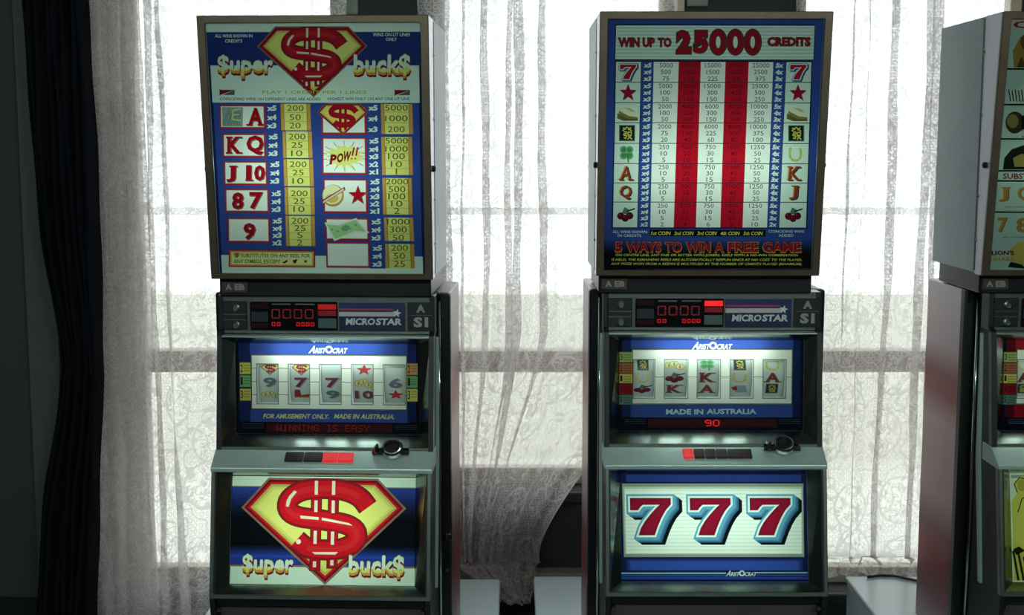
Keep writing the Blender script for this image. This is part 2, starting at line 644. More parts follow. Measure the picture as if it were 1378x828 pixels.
def fancy(a, t, x0, y0, x1, y1):
    """chunky two-tone lettering: pale above, gold below, red drop shadow"""
    h = y1 - y0
    a.text(DRED, t, x0 + .012 * (x1 - x0), y0 + .09 * h, x1 + .012 * (x1 - x0), y1 + .09 * h, bold=.035)
    a.text(ORG, t, x0, y0, x1, y1, bold=.03)
    a.text(YEL, t, x0, y0 - .04 * h, x1, y1 - .12 * h, bold=.01)
    a.text(PALE, t, x0, y0, x1, y1, bold=.03, clip=y0 + .56 * h)

def maker_mark(a, rgb, x0, y0, x1, y1):
    """slanting ARISTOCRAT word mark with its big round O"""
    w, h = x1 - x0, y1 - y0
    a.text(rgb, 'A', x0, y0, x0 + .16 * w, y1, bold=.03, shear=.4)
    a.text(rgb, 'RIST', x0 + .15 * w, y0 + .28 * h, x0 + .42 * w, y1, bold=.03, shear=.25)
    a.circle(rgb, x0 + .51 * w, (y0 + y1) / 2, .105 * w, .5 * h, n=18)
    a.circle(BLUE, x0 + .51 * w, (y0 + y1) / 2, .055 * w, .27 * h, n=14)
    a.text(rgb, 'CRAT', x0 + .61 * w, y0 + .28 * h, x1, y1, bold=.03, shear=.25)

SEVEN = [(245, 280), (437, 280), (437, 310), (412, 338), (392, 372), (374, 412), (358, 455), (282, 455), (294, 420), (314, 388), (340, 356), (372, 322),
         (384, 312), (305, 312), (292, 324), (282, 338), (245, 338)]
def offset_poly(p, d):
    n = len(p)
    ar = sum(p[i][0] * p[(i + 1) % n][1] - p[(i + 1) % n][0] * p[i][1] for i in range(n))
    sg = 1 if ar > 0 else -1
    out = []
    for i in range(n):
        a, b, c = Vector(p[i - 1]), Vector(p[i]), Vector(p[(i + 1) % n])
        e1, e2 = (b - a).normalized(), (c - b).normalized()
        n1, n2 = Vector((e1.y, -e1.x)) * sg, Vector((e2.y, -e2.x)) * sg
        m = (n1 + n2)
        m = m.normalized() if m.length > 1e-4 else n1
        k = min(2.0, 1 / max(.35, m.dot(n1)))
        q = b + m * d * k
        out.append((q.x, q.y))
    return out
def fat_seven(a, f, detail=True):
    """f maps design units to the sheet"""
    T = lambda pts, dx=0, dy=0: [f(x + dx, y + dy) for x, y in pts]
    o1, o2 = offset_poly(SEVEN, 17), offset_poly(SEVEN, 9)
    if detail:
        for k in range(5):
            a.poly((14, 18, 26), T(o1, 20 + 4 * k, 14 + 3.4 * k))
        for k in range(6, -1, -1):
            a.poly(mixc((120, 186, 216), (46, 86, 118), k / 6), T(o1, 3.6 * k, 2.8 * k))
    else:
        a.poly((40, 60, 84), T(o1, 14, 10))
    a.poly((96, 160, 190), T(o1))
    a.poly((234, 244, 240), T(o2))
    if detail:
        for k in range(4):
            a.poly(mixc((170, 22, 54), (88, 10, 32), abs(k - 1) / 2.4), T(offset_poly(SEVEN, -1.5 * k)))
        a.poly((150, 18, 46), T(offset_poly(SEVEN, -7)))
    else:
        a.poly((190, 22, 40), T(SEVEN))

def cherries(a, cx, cy, r):
    a.poly((96, 120, 92), [(cx - .5 * r, cy - .1 * r), (cx - .1 * r, cy - .95 * r), (cx + .55 * r, cy - .6 * r), (cx + .3 * r, cy + .05 * r)])
    a.line((40, 30, 30), cx + .2 * r, cy - .35 * r, cx + 1.3 * r, cy - .75 * r, .2 * r)
    for dx, dy in ((-.62, .25), (.62, .22), (.0, .55)):
        a.circle((96, 18, 34), cx + dx * r, cy + dy * r, .5 * r, n=12)
        a.circle((160, 60, 66), cx + dx * r - .15 * r, cy + dy * r - .15 * r, .12 * r, n=6)
def clover(a, cx, cy, r):
    for k in range(4):
        an = PI / 4 + k * PI / 2
        a.circle((110, 176, 120), cx + .5 * r * math.cos(an), cy + .5 * r * math.sin(an), .46 * r, n=12)
        a.circle(GREEN, cx + .45 * r * math.cos(an), cy + .45 * r * math.sin(an), .28 * r, n=10)
    a.line(GREEN, cx, cy, cx + .25 * r, cy + 1.15 * r, .18 * r)
def horseshoe(a, cx, cy, r, c=(206, 206, 110)):
    pts = [(cx + .86 * r, cy - 1.25 * r), (cx + r, cy - .5 * r)]
    for k in range(13):
        an = PI * k / 12
        pts.append((cx + r * math.cos(an), cy + r * math.sin(an) * 1.05))
    pts += [(cx - r, cy - .5 * r), (cx - .86 * r, cy - 1.25 * r)]
    a.path(c, pts, .46 * r)
    for p in pts[1::3]:
        a.circle((120, 110, 60), p[0], p[1], .1 * r, n=6)
def fortune(a, x0, y0, x1, y1, c=(214, 206, 96)):
    """the gold character for fortune on a black tile"""
    a.rect((96, 110, 100), x0, y0, x1, y1)
    w, h = x1 - x0, y1 - y0
    a.rect((26, 32, 30), x0 + .06 * w, y0 + .06 * h, x1 - .06 * w, y1 - .06 * h)
    S = [((.5, .12), (.22, .36)), ((.24, .18), (.44, .26)), ((.52, .14), (.8, .38)), ((.56, .3), (.76, .16)), ((.3, .42), (.48, .42)), ((.48, .42), (.46, .54)),
         ((.3, .54), (.46, .54)), ((.3, .54), (.3, .64)), ((.3, .64), (.48, .64)), ((.48, .64), (.42, .84)), ((.42, .84), (.3, .78)), ((.58, .44), (.76, .44)),
         ((.76, .44), (.78, .56)), ((.58, .44), (.54, .58)), ((.54, .62), (.78, .62)), ((.78, .62), (.54, .88)), ((.56, .66), (.82, .88))]
    for p, q in S:
        a.line(c, x0 + p[0] * w, y0 + p[1] * h, x0 + q[0] * w, y0 + q[1] * h, .075 * w)
def gold_bars(a, x0, y0, x1, y1):
    w, h = x1 - x0, y1 - y0
    f = lambda *p: [(x0 + u * w, y0 + v * h) for u, v in p]
    a.poly((120, 104, 60), f((.05, .5), (.3, .62), (.98, .78), (.98, .95), (.3, .96), (.02, .8)))
    a.poly((236, 236, 204), f((.0, .1), (.3, .12), (.98, .5), (.98, .74), (.55, .66), (.12, .36)))
    a.poly((150, 128, 70), f((.12, .36), (.55, .66), (.98, .74), (.98, .84), (.5, .8), (.1, .5)))
    a.poly((206, 196, 140), f((.32, .16), (.62, .2), (.9, .44), (.7, .42)))
    a.poly((96, 84, 50), f((.1, .68), (.5, .86), (.9, .88), (.9, .93), (.4, .93)))
def coins(a, cx, cy, r):
    for dx, dy in ((-.5, .1), (.1, -.15), (.75, .35)):
        a.circle((196, 186, 110), cx + dx * r, cy + dy * r, .6 * r, n=12)
        a.circle((226, 222, 160), cx + dx * r, cy + dy * r, .42 * r, n=10)
        a.rect((140, 130, 80), cx + dx * r - .08 * r, cy + dy * r - .3 * r, cx + dx * r + .08 * r, cy + dy * r + .3 * r)

# ------------------------------------------------------------------ the prints of the machines
def grid_lr(l0, r0, l1, r1, v0, v1):
    """linear interpolation of left/right edges with height"""
    def f(v):
        t = (v - v0) / (v1 - v0)
        return lerp(l0, l1, t), lerp(r0, r1, t)
    return f

def art_super_top():
    a = Art()
    E = grid_lr(271, 567, 296, 576, 31, 370)
    def strip(rgb, v0, v1, i0=0, i1=0):
        (l0, r0), (l1, r1) = E(v0), E(v1)
        a.poly(rgb, [(l0 + i0, v0), (r0 - i1, v0), (r1 - i1, v1), (l1 + i0, v1)])
    strip(NAVY, 29, 373)
    strip(PALE, 29, 42.5)
    strip((38, 54, 124), 42.5, 89)
    strip(PALE, 88.5, 139.5, 3, 3)
    strip(BLUE, 139.5, 347, 4, 4)
    strip(PALE, 347, 372, 3, 3)
    dollar_gem(a, 342.7, 34.7, 494.8, 132.3)
    fancy(a, '$uper', 288, 75, 365, 107)
    fancy(a, 'buck$', 476, 74, 554, 106)
    a.text(PALE, 'ALL WINS SHOWN IN', 284, 45.5, 336, 50, bold=.02)
    a.text(PALE, 'CREDITS', 298, 52.5, 322, 57, bold=.02)
    a.text(PALE, 'WINS ON LIT LINES', 502, 44, 553, 48.6, bold=.02)
    a.text(PALE, 'ONLY', 520, 50.5, 535, 55, bold=.02)
    for x in (291.5, 532.5):
        a.rect((70, 44, 50), x, 121.5, x + 1.2, 130)
        a.poly(DRED, [(x + 1, 122), (x + 21, 122), (x + 1, 129)])
        a.poly((90, 100, 96), [(x + 21, 122), (x + 21, 129), (x + 4, 129)])
    a.text((190, 176, 70), 'PLAY 1 CREDIT PER 1 LINES', 351, 123, 494, 127.5, bold=.01)
    a.text(INK, 'COINCIDING WINS ON DIFFERENT LINES ARE ADDED', 292, 132.5, 431, 136.5, bold=.01)
    a.text(INK, 'HIGHEST WIN ONLY ON ANY ONE LIT LINE.', 441, 132, 554, 136, bold=.01)
    X = lambda c: 260 + .3139 * c
    Y = lambda c: 130 + .3139 * c
    def cell(x0, y0, x1, y1, fill=WHITE):
        a.poly(RED, [(X(x0), Y(y0)), (X(x1), Y(y0)), (X(x1 + 4), Y(y1)), (X(x0 + 4), Y(y1))])
        a.poly(TAN, [(X(x0 + 5), Y(y0 + 4)), (X(x1 - 5), Y(y0 + 4)), (X(x1 - 2), Y(y1 - 6)), (X(x0 + 8), Y(y1 - 6))])
        a.poly(fill, [(X(x0 + 8), Y(y0 + 7)), (X(x1 - 8), Y(y0 + 7)), (X(x1 - 5), Y(y1 - 9)), (X(x0 + 11), Y(y1 - 9))])
    def let(t, x0, y0, x1, y1):
        xx, yy = (X(x0), X(x1)), (Y(y0), Y(y1))
        a.text(TAN, t, xx[0] + 1.2, yy[0] + 1.0, xx[1] + 1.2, yy[1] + 1.0, bold=.05, serif=True)
        a.text((170, 18, 34), t, xx[0], yy[0], xx[1], yy[1], bold=.04, serif=True)
    cell(100, 40, 303, 145)
    a.poly((150, 168, 160), [(X(112), Y(50)), (X(205), Y(50)), (X(205), Y(134)), (X(116), Y(134))])
    for k in range(9):
        x = 118 + 9 * k
        a.line((96, 124, 118), X(x), Y(130), X(x + 26 - 3 * k), Y(54 + (k % 3) * 9), 1.0)
    a.path((206, 216, 120), [(X(195), Y(58)), (X(160), Y(64)), (X(158), Y(104)), (X(196), Y(108))], 2.2)
    a.line((206, 216, 120), X(160), Y(84), X(190), Y(82), 2.0)
    let('A', 228, 52, 292, 130)
    cell(115, 165, 306, 270)
    let('K', 138, 178, 200, 252); let('Q', 222, 172, 298, 258)
    cell(123, 285, 315, 390)
    let('J', 136, 304, 178, 376); let('1', 222, 302, 246, 370); let('0', 258, 302, 306, 370)
    cell(130, 405, 324, 508)
    let('8', 162, 420, 214, 494); let('7', 238, 418, 298, 492)
    cell(143, 530, 330, 638)
    let('9', 214, 552, 268, 626)
    def xs(x, rows, n0=5):
        for i, y in enumerate(rows):
            a.text(PALE, 'x%d' % (n0 - i), X(x - 20), Y(y - 12), X(x + 22), Y(y + 12), bold=.05)
    def col_(x0, y0, x1, y1, nums, tops):
        a.poly(ORG, [(X(x0), Y(y0)), (X(x1), Y(y0)), (X(x1 + 5), Y(y1)), (X(x0 + 5), Y(y1))])
        a.poly(TAN, [(X(x0 + 12), Y(y0)), (X(x1 - 14), Y(y0)), (X(x1 - 9), Y(y1)), (X(x0 + 17), Y(y1))])
        a.poly(YEL, [(X(x0 + 15), Y(y0)), (X(x1 - 17), Y(y0)), (X(x1 - 12), Y(y1)), (X(x0 + 20), Y(y1))])
        c = (x0 + x1) / 2
        for n, y in zip(nums, tops):
            w = 17 * len(n) if n != '1' else 4
            a.text((88, 84, 40), n, X(c - w * .72), Y(y - 13), X(c + w * .72), Y(y + 12), res=3)
            if y != tops[-1]:
                a.line((176, 150, 60), X(x0 + 4), Y(y + 18), X(x1 + 2), Y(y + 18), .5)
    L = [(370, 35, 500, 150, ('200', '50', '20'), (54, 94, 130)), (380, 155, 508, 270, ('200', '25', '10'), (178, 214, 250)),
         (386, 276, 515, 392, ('200', '25', '10'), (298, 334, 370)), (392, 398, 521, 515, ('200', '25', '10'), (424, 458, 492)),
         (398, 521, 525, 650, ('200', '25', '5', '2'), (542, 574, 604, 636))]
    xl = (331, 338, 347, 355, 361)
    for k, q in enumerate(L):
        col_(*q)
        xs(xl[k], q[5])
    cell(548, 45, 744, 168)
    dollar_gem(a, X(530), Y(33), X(754), Y(172), fine=False, yel=(246, 214, 110))
    cell(552, 180, 747, 342)
    sp = [(652, 262)]
    pts = []
    random.seed(8)
    for k in range(32):
        an = 2 * PI * k / 32
        r = (1.0 if k % 2 == 0 else .66) * (.85 + .3 * random.random())
        pts.append((X(652 + 96 * r * math.cos(an)), Y(262 + 56 * r * math.sin(an))))
    a.poly(YEL, pts)
    for k in range(14):
        an = 2 * PI * k / 14 + .2
        a.line((90, 80, 60), X(652 + 78 * math.cos(an)), Y(262 + 48 * math.sin(an)), X(652 + 104 * math.cos(an)), Y(262 + 68 * math.sin(an)), .7)
    ch = [('P', 590, 254, 618, 298), ('O', 620, 248, 648, 290), ('W', 646, 240, 680, 284)]
    for t, x0, y0, x1, y1 in ch:
        a.text(DRED, t, X(x0), Y(y0), X(x1), Y(y1), bold=.05, shear=.15)
    for x in (686, 702):
        a.line(RED, X(x), Y(260), X(x + 8), Y(222), 2.2)
        a.circle(RED, X(x - 2), Y(272), 1.2, n=6)
    cell(560, 360, 753, 508)
    a.circle((206, 150, 60), X(604), Y(432), 15, n=20)
    a.circle((244, 236, 190), X(602), Y(428), 13.2, n=20)
    a.circle((226, 190, 90), X(600), Y(444), 9, 6, n=14)
    a.poly(DRED, [(X(556), Y(470)), (X(558), Y(452)), (X(654), Y(394)), (X(658), Y(408))])
    a.poly((244, 214, 190), [(X(560), Y(466)), (X(562), Y(456)), (X(650), Y(400)), (X(653), Y(408))])
    a.star((170, 120, 110), X(713), Y(432), 14.5)
    a.star((190, 20, 38), X(712), Y(430), 13)
    cell(570, 528, 760, 625)
    a.poly((236, 240, 220), [(X(568), Y(548)), (X(632), Y(552)), (X(706), Y(528)), (X(764), Y(592)), (X(700), Y(592)), (X(612), Y(628))])
    a.poly(LGREEN, [(X(578), Y(556)), (X(632), Y(560)), (X(704), Y(536)), (X(748), Y(586)), (X(698), Y(584)), (X(616), Y(618))])
    a.circle((120, 170, 120), X(660), Y(572), 6, 4, n=12, rot=-.3)
    for k in range(5):
        a.circle((130, 180, 126), X(600 + 26 * k), Y(578 - 5 * k + (k % 2) * 12), 2.2, 1.4, n=7)
    cell(575, 632, 765, 742)
    R = [(808, 35, 945, 165, ('5000', '1000', '200'), (52, 98, 145)), (812, 178, 945, 342, ('5000', '1000', '100', '10', '1'), (195, 230, 262, 296, 328)),
         (818, 355, 945, 512, ('2000', '500', '100', '10', '2'), (371, 404, 435, 466, 497)), (826, 525, 952, 625, ('1000', '300', '50'), (543, 577, 612)),
         (832, 638, 957, 742, ('200', '50', '25'), (656, 690, 724))]
    xr = (773, 778, 784, 791, 797)
    a.poly(BLUE, [(X(764), Y(688)), (X(834), Y(688)), (X(836), Y(744)), (X(768), Y(744))])
    for k, q in enumerate(R):
        col_(*q)
        xs(xr[k], q[5])
    a.rect(RED, X(152), Y(668), X(530), Y(742))
    a.rect(ORG, X(157), Y(673), X(524), Y(737))
    a.rect((236, 236, 160), X(164), Y(679), X(517), Y(731))
    dollar_gem(a, X(170), Y(682), X(204), Y(704), fine=False)
    a.text((70, 70, 40), 'SUBSTITUTES ON ANY REEL FOR', X(206), Y(684), X(508), Y(700), bold=.01)
    a.text((70, 70, 40), 'ANY SYMBOL EXCEPT', X(174), Y(710), X(378), Y(726), bold=.01)
    a.poly(DRED, [(X(386), Y(722)), (X(410), Y(708)), (X(408), Y(720)), (X(394), Y(726))])
    a.poly(DRED, [(X(430), Y(712)), (X(452), Y(706)), (X(448), Y(722)), (X(438), Y(726))])
    a.star(RED, X(488), Y(716), 3.2)
    return a, [(271, 29.2), (567, 28.7), (576, 371), (296, 372.4)]

def art_credit_top():
    a = Art()
    a.poly(BLUE, [(814, 22), (1118, 22), (1099, 368), (810, 368)])
    for k in range(6):     # foot of the sheet shades from blue to black print
        v = 326 + 3.2 * k
        a.rect(mixc(BLUE, BLACK, (k + 1) / 6), 808, v, 1104, 370)
    a.poly((16, 26, 30), [(827, 31.5), (1103, 31.5), (1101, 81), (826, 81)])
    a.poly(PALE, [(828, 33), (1102, 33), (1100, 79.5), (827, 79.5)])
    for k in range(9):
        v = 36 + 5 * k
        a.line((176, 206, 192), 829, v, 1100, v, 1.2)
    def bold_t(t, x0, y0, x1, y1, o, b):
        a.text((96, 84, 50), t, x0 - o, y0 - o, x1 + o, y1 + o, bold=b + .05)
        a.text((30, 60, 50), t, x0 - o * .5, y0 - o * .5, x1 + o * .5, y1 + o * .5, bold=b + .03)
        a.text((166, 20, 40), t, x0, y0, x1, y1, bold=b, res=3)
    bold_t('WIN', 831, 50, 860, 62.5, .8, .03)
    bold_t('UP', 865, 50, 881, 62.5, .8, .03)
    bold_t('TO', 886, 50, 904, 62.5, .8, .03)
    for k, t in enumerate('25000'):
        x = 911 + 23.8 * k
        if t == '0':
            cx_, cy_ = x + 10.2, 55.7
            for rgb, o in (((96, 84, 50), 1.9), ((30, 60, 50), 1.0), ((166, 20, 40), 0)):
                a.circle(rgb, cx_, cy_, 11 + o, 17 + o, n=28)
            for rgb, o in (((30, 60, 50), 1.0), (PALE, 0)):
                a.circle(rgb, cx_, cy_, 3.2 + o, 8.2 + o, n=20)
        else:
            bold_t(t, x, 39.5, x + 20.5, 72, 1.2, .06)
    bold_t('CREDITS', 1037, 49, 1096, 61, .8, .03)
    rows = [82.5, 111, 139, 166.4, 194.3, 221.8, 248, 274, 308.6]
    top = [827.6, 863, 880, 914.5, 945, 979, 1011, 1044.8, 1062.5, 1098]
    bot = [824.8, 859, 876.4, 908.4, 938.8, 972, 1002.6, 1035.9, 1052, 1089.7]
    def X(k, v):
        return lerp(top[k], bot[k], (v - 82.5) / (308.6 - 82.5))
    def strip(rgb, i, j, v0, v1, d=0):
        a.poly(rgb, [(X(i, v0) + d, v0), (X(j, v0) - d, v0), (X(j, v1) - d, v1), (X(i, v1) + d, v1)])
    strip((18, 30, 50), 0, 9, 81.5, 309.5, -1)
    strip(BLUE, 1, 2, 82.5, 308.6)
    strip(BLUE, 7, 8, 82.5, 308.6)
    V1 = ['5000 500 75', '10000 1000 150', '15000 1500 225', '20000 2000 300', '25000 2500 375']
    V2 = ['5000 100 50', '10000 200 100', '15000 300 150', '20000 400 200', '25000 500 250']
    V3 = ['2000 100 50', '4000 200 100', '6000 300 150', '8000 400 200', '10000 500 250']
    V4 = ['2000 75 20', '4000 150 40', '6000 225 60', '8000 300 80', '10000 375 100']
    V5 = ['250 10 5', '500 20 10', '750 30 15', '1000 40 20', '1250 50 25']
    V8 = ['250 10 5 2', '500 20 10 4', '750 30 15 6', '1000 40 20 8', '1250 50 25 10']
    tab = [V1, V2, V3, V4, V5, V5, V5, V8]
    for r in range(8):
        v0, v1 = rows[r] + .5, rows[r + 1] - .5
        strip(PALE, 0, 1, v0, v1, .6)
        strip(PALE, 8, 9, v0, v1, .6)
        for c in range(5):
            red = c in (1, 3)
            strip((196, 20, 40) if red else WHITE, 2 + c, 3 + c, v0, v1)
            it = tab[r][c].split()
            n = len(it)
            for k, t in enumerate(it):
                vc = lerp(v0, v1, (k + .5) / n)
                xc = (X(2 + c, vc) + X(3 + c, vc)) / 2
                w = 4.6 * len(t) if t[0] != '1' else 4.5 * len(t)
                hh = 3.1 if n == 3 else 2.9
                a.text((110, 14, 26) if red else (92, 96, 88), t, xc - w / 2, vc - hh, xc + w / 2, vc + hh, bold=.005)
        n = 4 if r == 7 else 3
        for k in range(n):
            vc = lerp(v0, v1, (k + .5) / n)
            hh = 3.3 if n == 3 else 3.0
            x = (X(1, vc) + X(2, vc)) / 2
            a.text(PALE, 'x%d' % (5 - k), x - 5, vc - hh, x + 5.5, vc + hh, bold=.05, shear=.2)
            x = (X(7, vc) + X(8, vc)) / 2
            a.text(PALE, '%dx' % (5 - k), x - 5, vc - hh, x + 5.5, vc + hh, bold=.05, shear=.2)
        vc = (v0 + v1) / 2
        for side in (0, 8):
            x = (X(side, vc) + X(side + 1, vc)) / 2
            if r == 0:
                fat_seven(a, lambda u, w_: (x + (u - 345) * .115, vc + (w_ - 368) * .115), False)
            elif r == 1:
                a.star((110, 60, 60), x + .6, vc + 1, 12.4)
                a.star((176, 20, 44), x, vc, 11.6)
            elif r == 2:
                gold_bars(a, x - 15, vc - 11, x + 15, vc + 12)
            elif r == 3:
                fortune(a, x - 11, vc - 11, x + 11, vc + 11)
            elif r == 4:
                (clover if side == 0 else horseshoe)(a, x, vc + (-1 if side == 0 else 1.5), 11.5 if side == 0 else 7.6)
            elif r in (5, 6):
                t = {(5, 0): 'A', (5, 8): 'K', (6, 0): 'Q', (6, 8): 'J'}[(r, side)]
                w = 5.5 if t == 'J' else 8
                for rgb, dx, dy in (((60, 50, 40), 1.4, 1.2), ((230, 190, 96), -1.6, -.6), ((150, 60, 40), 0, 0)):
                    a.text(rgb, t, x - w + dx, vc - 9.5 + dy, x + w + dx, vc + 9.5 + dy, bold=.02, shear=.08, serif=True)
            else:
                cherries(a, x, vc - 1, 10)
    a.text(PALE, 'ALL WINS SHOWN', 825, 312.5, 872, 316, bold=.01)
    a.text(PALE, 'IN CREDITS', 832, 317.5, 864, 321, bold=.01)
    a.text(PALE, 'COINCIDING WINS', 1038, 311.5, 1087, 315, bold=.01)
    a.text(PALE, 'ADDED', 1052, 317, 1072, 320.5, bold=.01)
    a.rect((12, 16, 20), 876, 311.5, 1034, 320)
    for k, t in enumerate(('1st COIN', '2nd COIN', '3rd COIN', '4th COIN', '5th COIN')):
        a.text((236, 226, 96), t, 878 + 31.5 * k, 313.5, 904 + 31.5 * k, 318.5, bold=.02, shear=.2)
    x = 829
    for t, w in (('5', 9), ('WAYS', 47), ('TO', 22), ('WIN', 33), ('A', 12), ('FREE', 41), ('GAME', 52)):
        a.text((200, 150, 60), t, x - .9, 327.4, x + w + .9, 342.8, bold=.05)
        a.text((176, 20, 40), t, x, 328, x + w, 341, bold=.035)
        x += w + 6.2
    for t, x0, x1, v in (('ON CENTRE LINE, ANY PAIR OR BETTER WITH JOKERS, REELS WITH A NO-WIN COMBINATION', 829, 1078, 343.8),
                         ('IS HELD, THE REMAINING REELS ARE AUTOMATICALLY RESPUN ONCE AT NO COST TO THE PLAYER.', 824, 1084, 349.8),
                         ('ANY PRIZE WON FROM A RESPIN IS MULTIPLIED BY THE NUMBER OF CREDITS PLAYED (MAXIMUM).', 823, 1084, 355.6)):
        a.text((226, 226, 100), t, x0, v, x1, v + 4, bold=.02, shear=.2)
    return a, [(816.5, 23.2), (1115, 22.7), (1095.5, 366), (813.5, 366.4)]

def art_jungle_top():
    a = Art()
    # only the left end of this sheet is inside the photograph; it repeats to the right
    quad = [(1358, 22), (1646, 20), (1626, 364), (1331, 365)]
    a.poly((196, 220, 206), [(1300, 10), (1680, 10), (1680, 380), (1300, 380)])
    def lx(v):
        return lerp(1358, 1331, (v - 22) / 342)
    a.poly((30, 34, 34), [(1300, 10), (1680, 10), (1680, 22.5), (1300, 22.5)])
    a.poly((222, 206, 196), [(lx(23) + 2, 23.5), (1640, 23.5), (1640, 36), (lx(36) + 2, 36)])
    a.text((150, 40, 50), 'COMBINATIONS', lx(30) + 5, 25.5, 1600, 34.5, bold=.03)
    for v in (86, 133, 179, 222.5, 236.5, 280):
        a.rect((14, 18, 20), lx(v) + 1, v, 1680, v + 2.2)
    for n in range(3):
        ox = 96 * n
        # seated lion
        a.poly((176, 140, 70), [(1364 + ox, 85), (1362 + ox, 64), (1372 + ox, 46), (1384 + ox, 40), (1402 + ox, 46), (1410 + ox, 70), (1412 + ox, 85)])
        a.circle((120, 84, 40), 1386 + ox, 52, 14, 13, n=12)
        a.circle((206, 176, 96), 1388 + ox, 53, 8, n=10)
        a.circle((60, 40, 24), 1386 + ox, 51, 1.3, n=6); a.circle((60, 40, 24), 1391 + ox, 51, 1.3, n=6)
        a.poly((96, 70, 36), [(1368 + ox, 85), (1374 + ox, 70), (1380 + ox, 85)])
        # zebra
        a.poly((222, 226, 216), [(1356 + ox, 132), (1357 + ox, 116), (1374 + ox, 112), (1384 + ox, 100), (1396 + ox, 104), (1392 + ox, 118), (1396 + ox, 132)])
        for k in range(9):
            a.line((24, 26, 28), 1357 + ox + 4.4 * k, 114 + (k % 2) - (8 if k > 6 else 0), 1360 + ox + 4.2 * k, 130, 1.5)
        # two round faces
        a.circle((66, 58, 40), 1366 + ox, 158, 13, 15, n=14)
        a.circle((150, 132, 74), 1363 + ox, 156, 8, 9.5, n=12)
        a.poly((26, 28, 30), [(1376 + ox, 178), (1374 + ox, 150), (1390 + ox, 142), (1404 + ox, 152), (1406 + ox, 178)])
        a.circle((196, 200, 196), 1378 + ox, 172, 3, 5, n=10)
        # hooded figure
        a.poly((36, 36, 34), [(1350 + ox, 222), (1352 + ox, 206), (1362 + ox, 194), (1380 + ox, 188), (1400 + ox, 196), (1408 + ox, 222)])
        a.poly((166, 146, 76), [(1366 + ox, 218), (1364 + ox, 206), (1376 + ox, 200), (1392 + ox, 204), (1396 + ox, 218)])
    a.text((150, 40, 50), 'SUBSTITUTE ANY SYMBOL', 1350, 227, 1500, 235, bold=.03)
    x = 1345
    for row, y0, y1, items in ((0, 246, 267, 'JQKA'), (1, 289, 310, '789')):
        for k, t in enumerate(items):
            x = 1345 - 1.5 * row + 26 * k
            w = 13 if t in 'J7' else 17
            for rgb, dx in (((90, 76, 46), 1.2), ((222, 184, 100), -.8), ((190, 140, 70), .2)):
                a.text(rgb, t, x + dx, y0, x + w + dx, y1, bold=.03, serif=True)
        a.text((60, 66, 60), 'pays on scatter', 1354 - 3 * row, y1 + 5.5, 1384, y1 + 8.5)
    a.poly((222, 196, 96), [(1364, 356), (1360, 336), (1372, 324), (1400, 322), (1404, 356)])
    a.text((140, 24, 40), "LION'S", 1335, 336, 1367, 342.5, bold=.04)
    a.text((206, 170, 70), 'SHARE', 1335, 345, 1367, 351, bold=.04)
    a.poly((40, 36, 26), [(1358, 360), (1362, 352), (1378, 356), (1384, 362)])
    return a, quad

def art_super_belly():
    a = Art()
    X = lambda c: 270 + .2874 * c
    Y = lambda c: 590 + .2874 * c
    def R(rgb, x0, y0, x1, y1):
        a.rect(rgb, X(x0), Y(y0), X(x1), Y(y1))
    R(BLACK, 120, 180, 1030, 700)
    R(PALE, 136, 192, 1016, 240)
    R(TAN, 136, 238, 1016, 242)
    for k in range(9):
        R(mixc((46, 66, 156), BLACK, k / 8), 136, 242 + 17 * k, 1016, 262 + 17 * k)
    for k in range(7):
        R(mixc(BLACK, (44, 72, 176), k / 6), 136, 505 + 9 * k, 1016, 518 + 9 * k)
    R((40, 60, 150), 136, 566, 1016, 604)
    R(TAN, 136, 602, 1016, 610)
    R(PALE, 139, 610, 1018, 690)
    dollar_gem(a, X(183), Y(198), X(972), Y(690), red=(214, 24, 38))
    fancy(a, '$uper', X(196), Y(556), X(440), Y(662))
    fancy(a, 'buck$', X(704), Y(554), X(968), Y(660))
    return a, [(308, 644.5), (562.5, 644.5), (563, 789), (309, 789)]

def art_777_belly():
    a = Art()
    X = lambda c: 780 + .2874 * c
    Y = lambda c: 590 + .2874 * c
    def R(rgb, x0, y0, x1, y1):
        a.rect(rgb, X(x0), Y(y0), X(x1), Y(y1))
    R((20, 28, 70), 180, 150, 1100, 690)
    for k in range(4):
        R(mixc((24, 30, 74), (54, 80, 170), k / 3), 210 + 10 * k, 560 + 6 * k, 1062 - 10 * k, 620)
    R((40, 58, 130), 230, 172, 1050, 205)
    R((150, 156, 140), 210, 213, 1060, 557)
    R((196, 206, 190), 216, 228, 1054, 543)
    R(WHITE, 222, 238, 1048, 540)
    for k in range(17):
        R((226, 234, 228), 222, 242 + 17.5 * k, 1048, 247 + 17.5 * k)
    for k in range(3):
        fat_seven(a, lambda u, v: (X(u + 281 * k), Y(v)))
    R((150, 190, 214), 194, 630, 690, 637)
    R((150, 190, 214), 832, 628, 1078, 634)
    R((60, 90, 150), 194, 642, 690, 647)
    R((60, 90, 150), 832, 640, 1078, 645)
    R((44, 66, 150), 194, 650, 1078, 662)
    maker_mark(a, (206, 220, 220), X(694), Y(620), X(834), Y(648))
    return a, [(839, 637), (1089, 637), (1090, 784), (836, 784)]

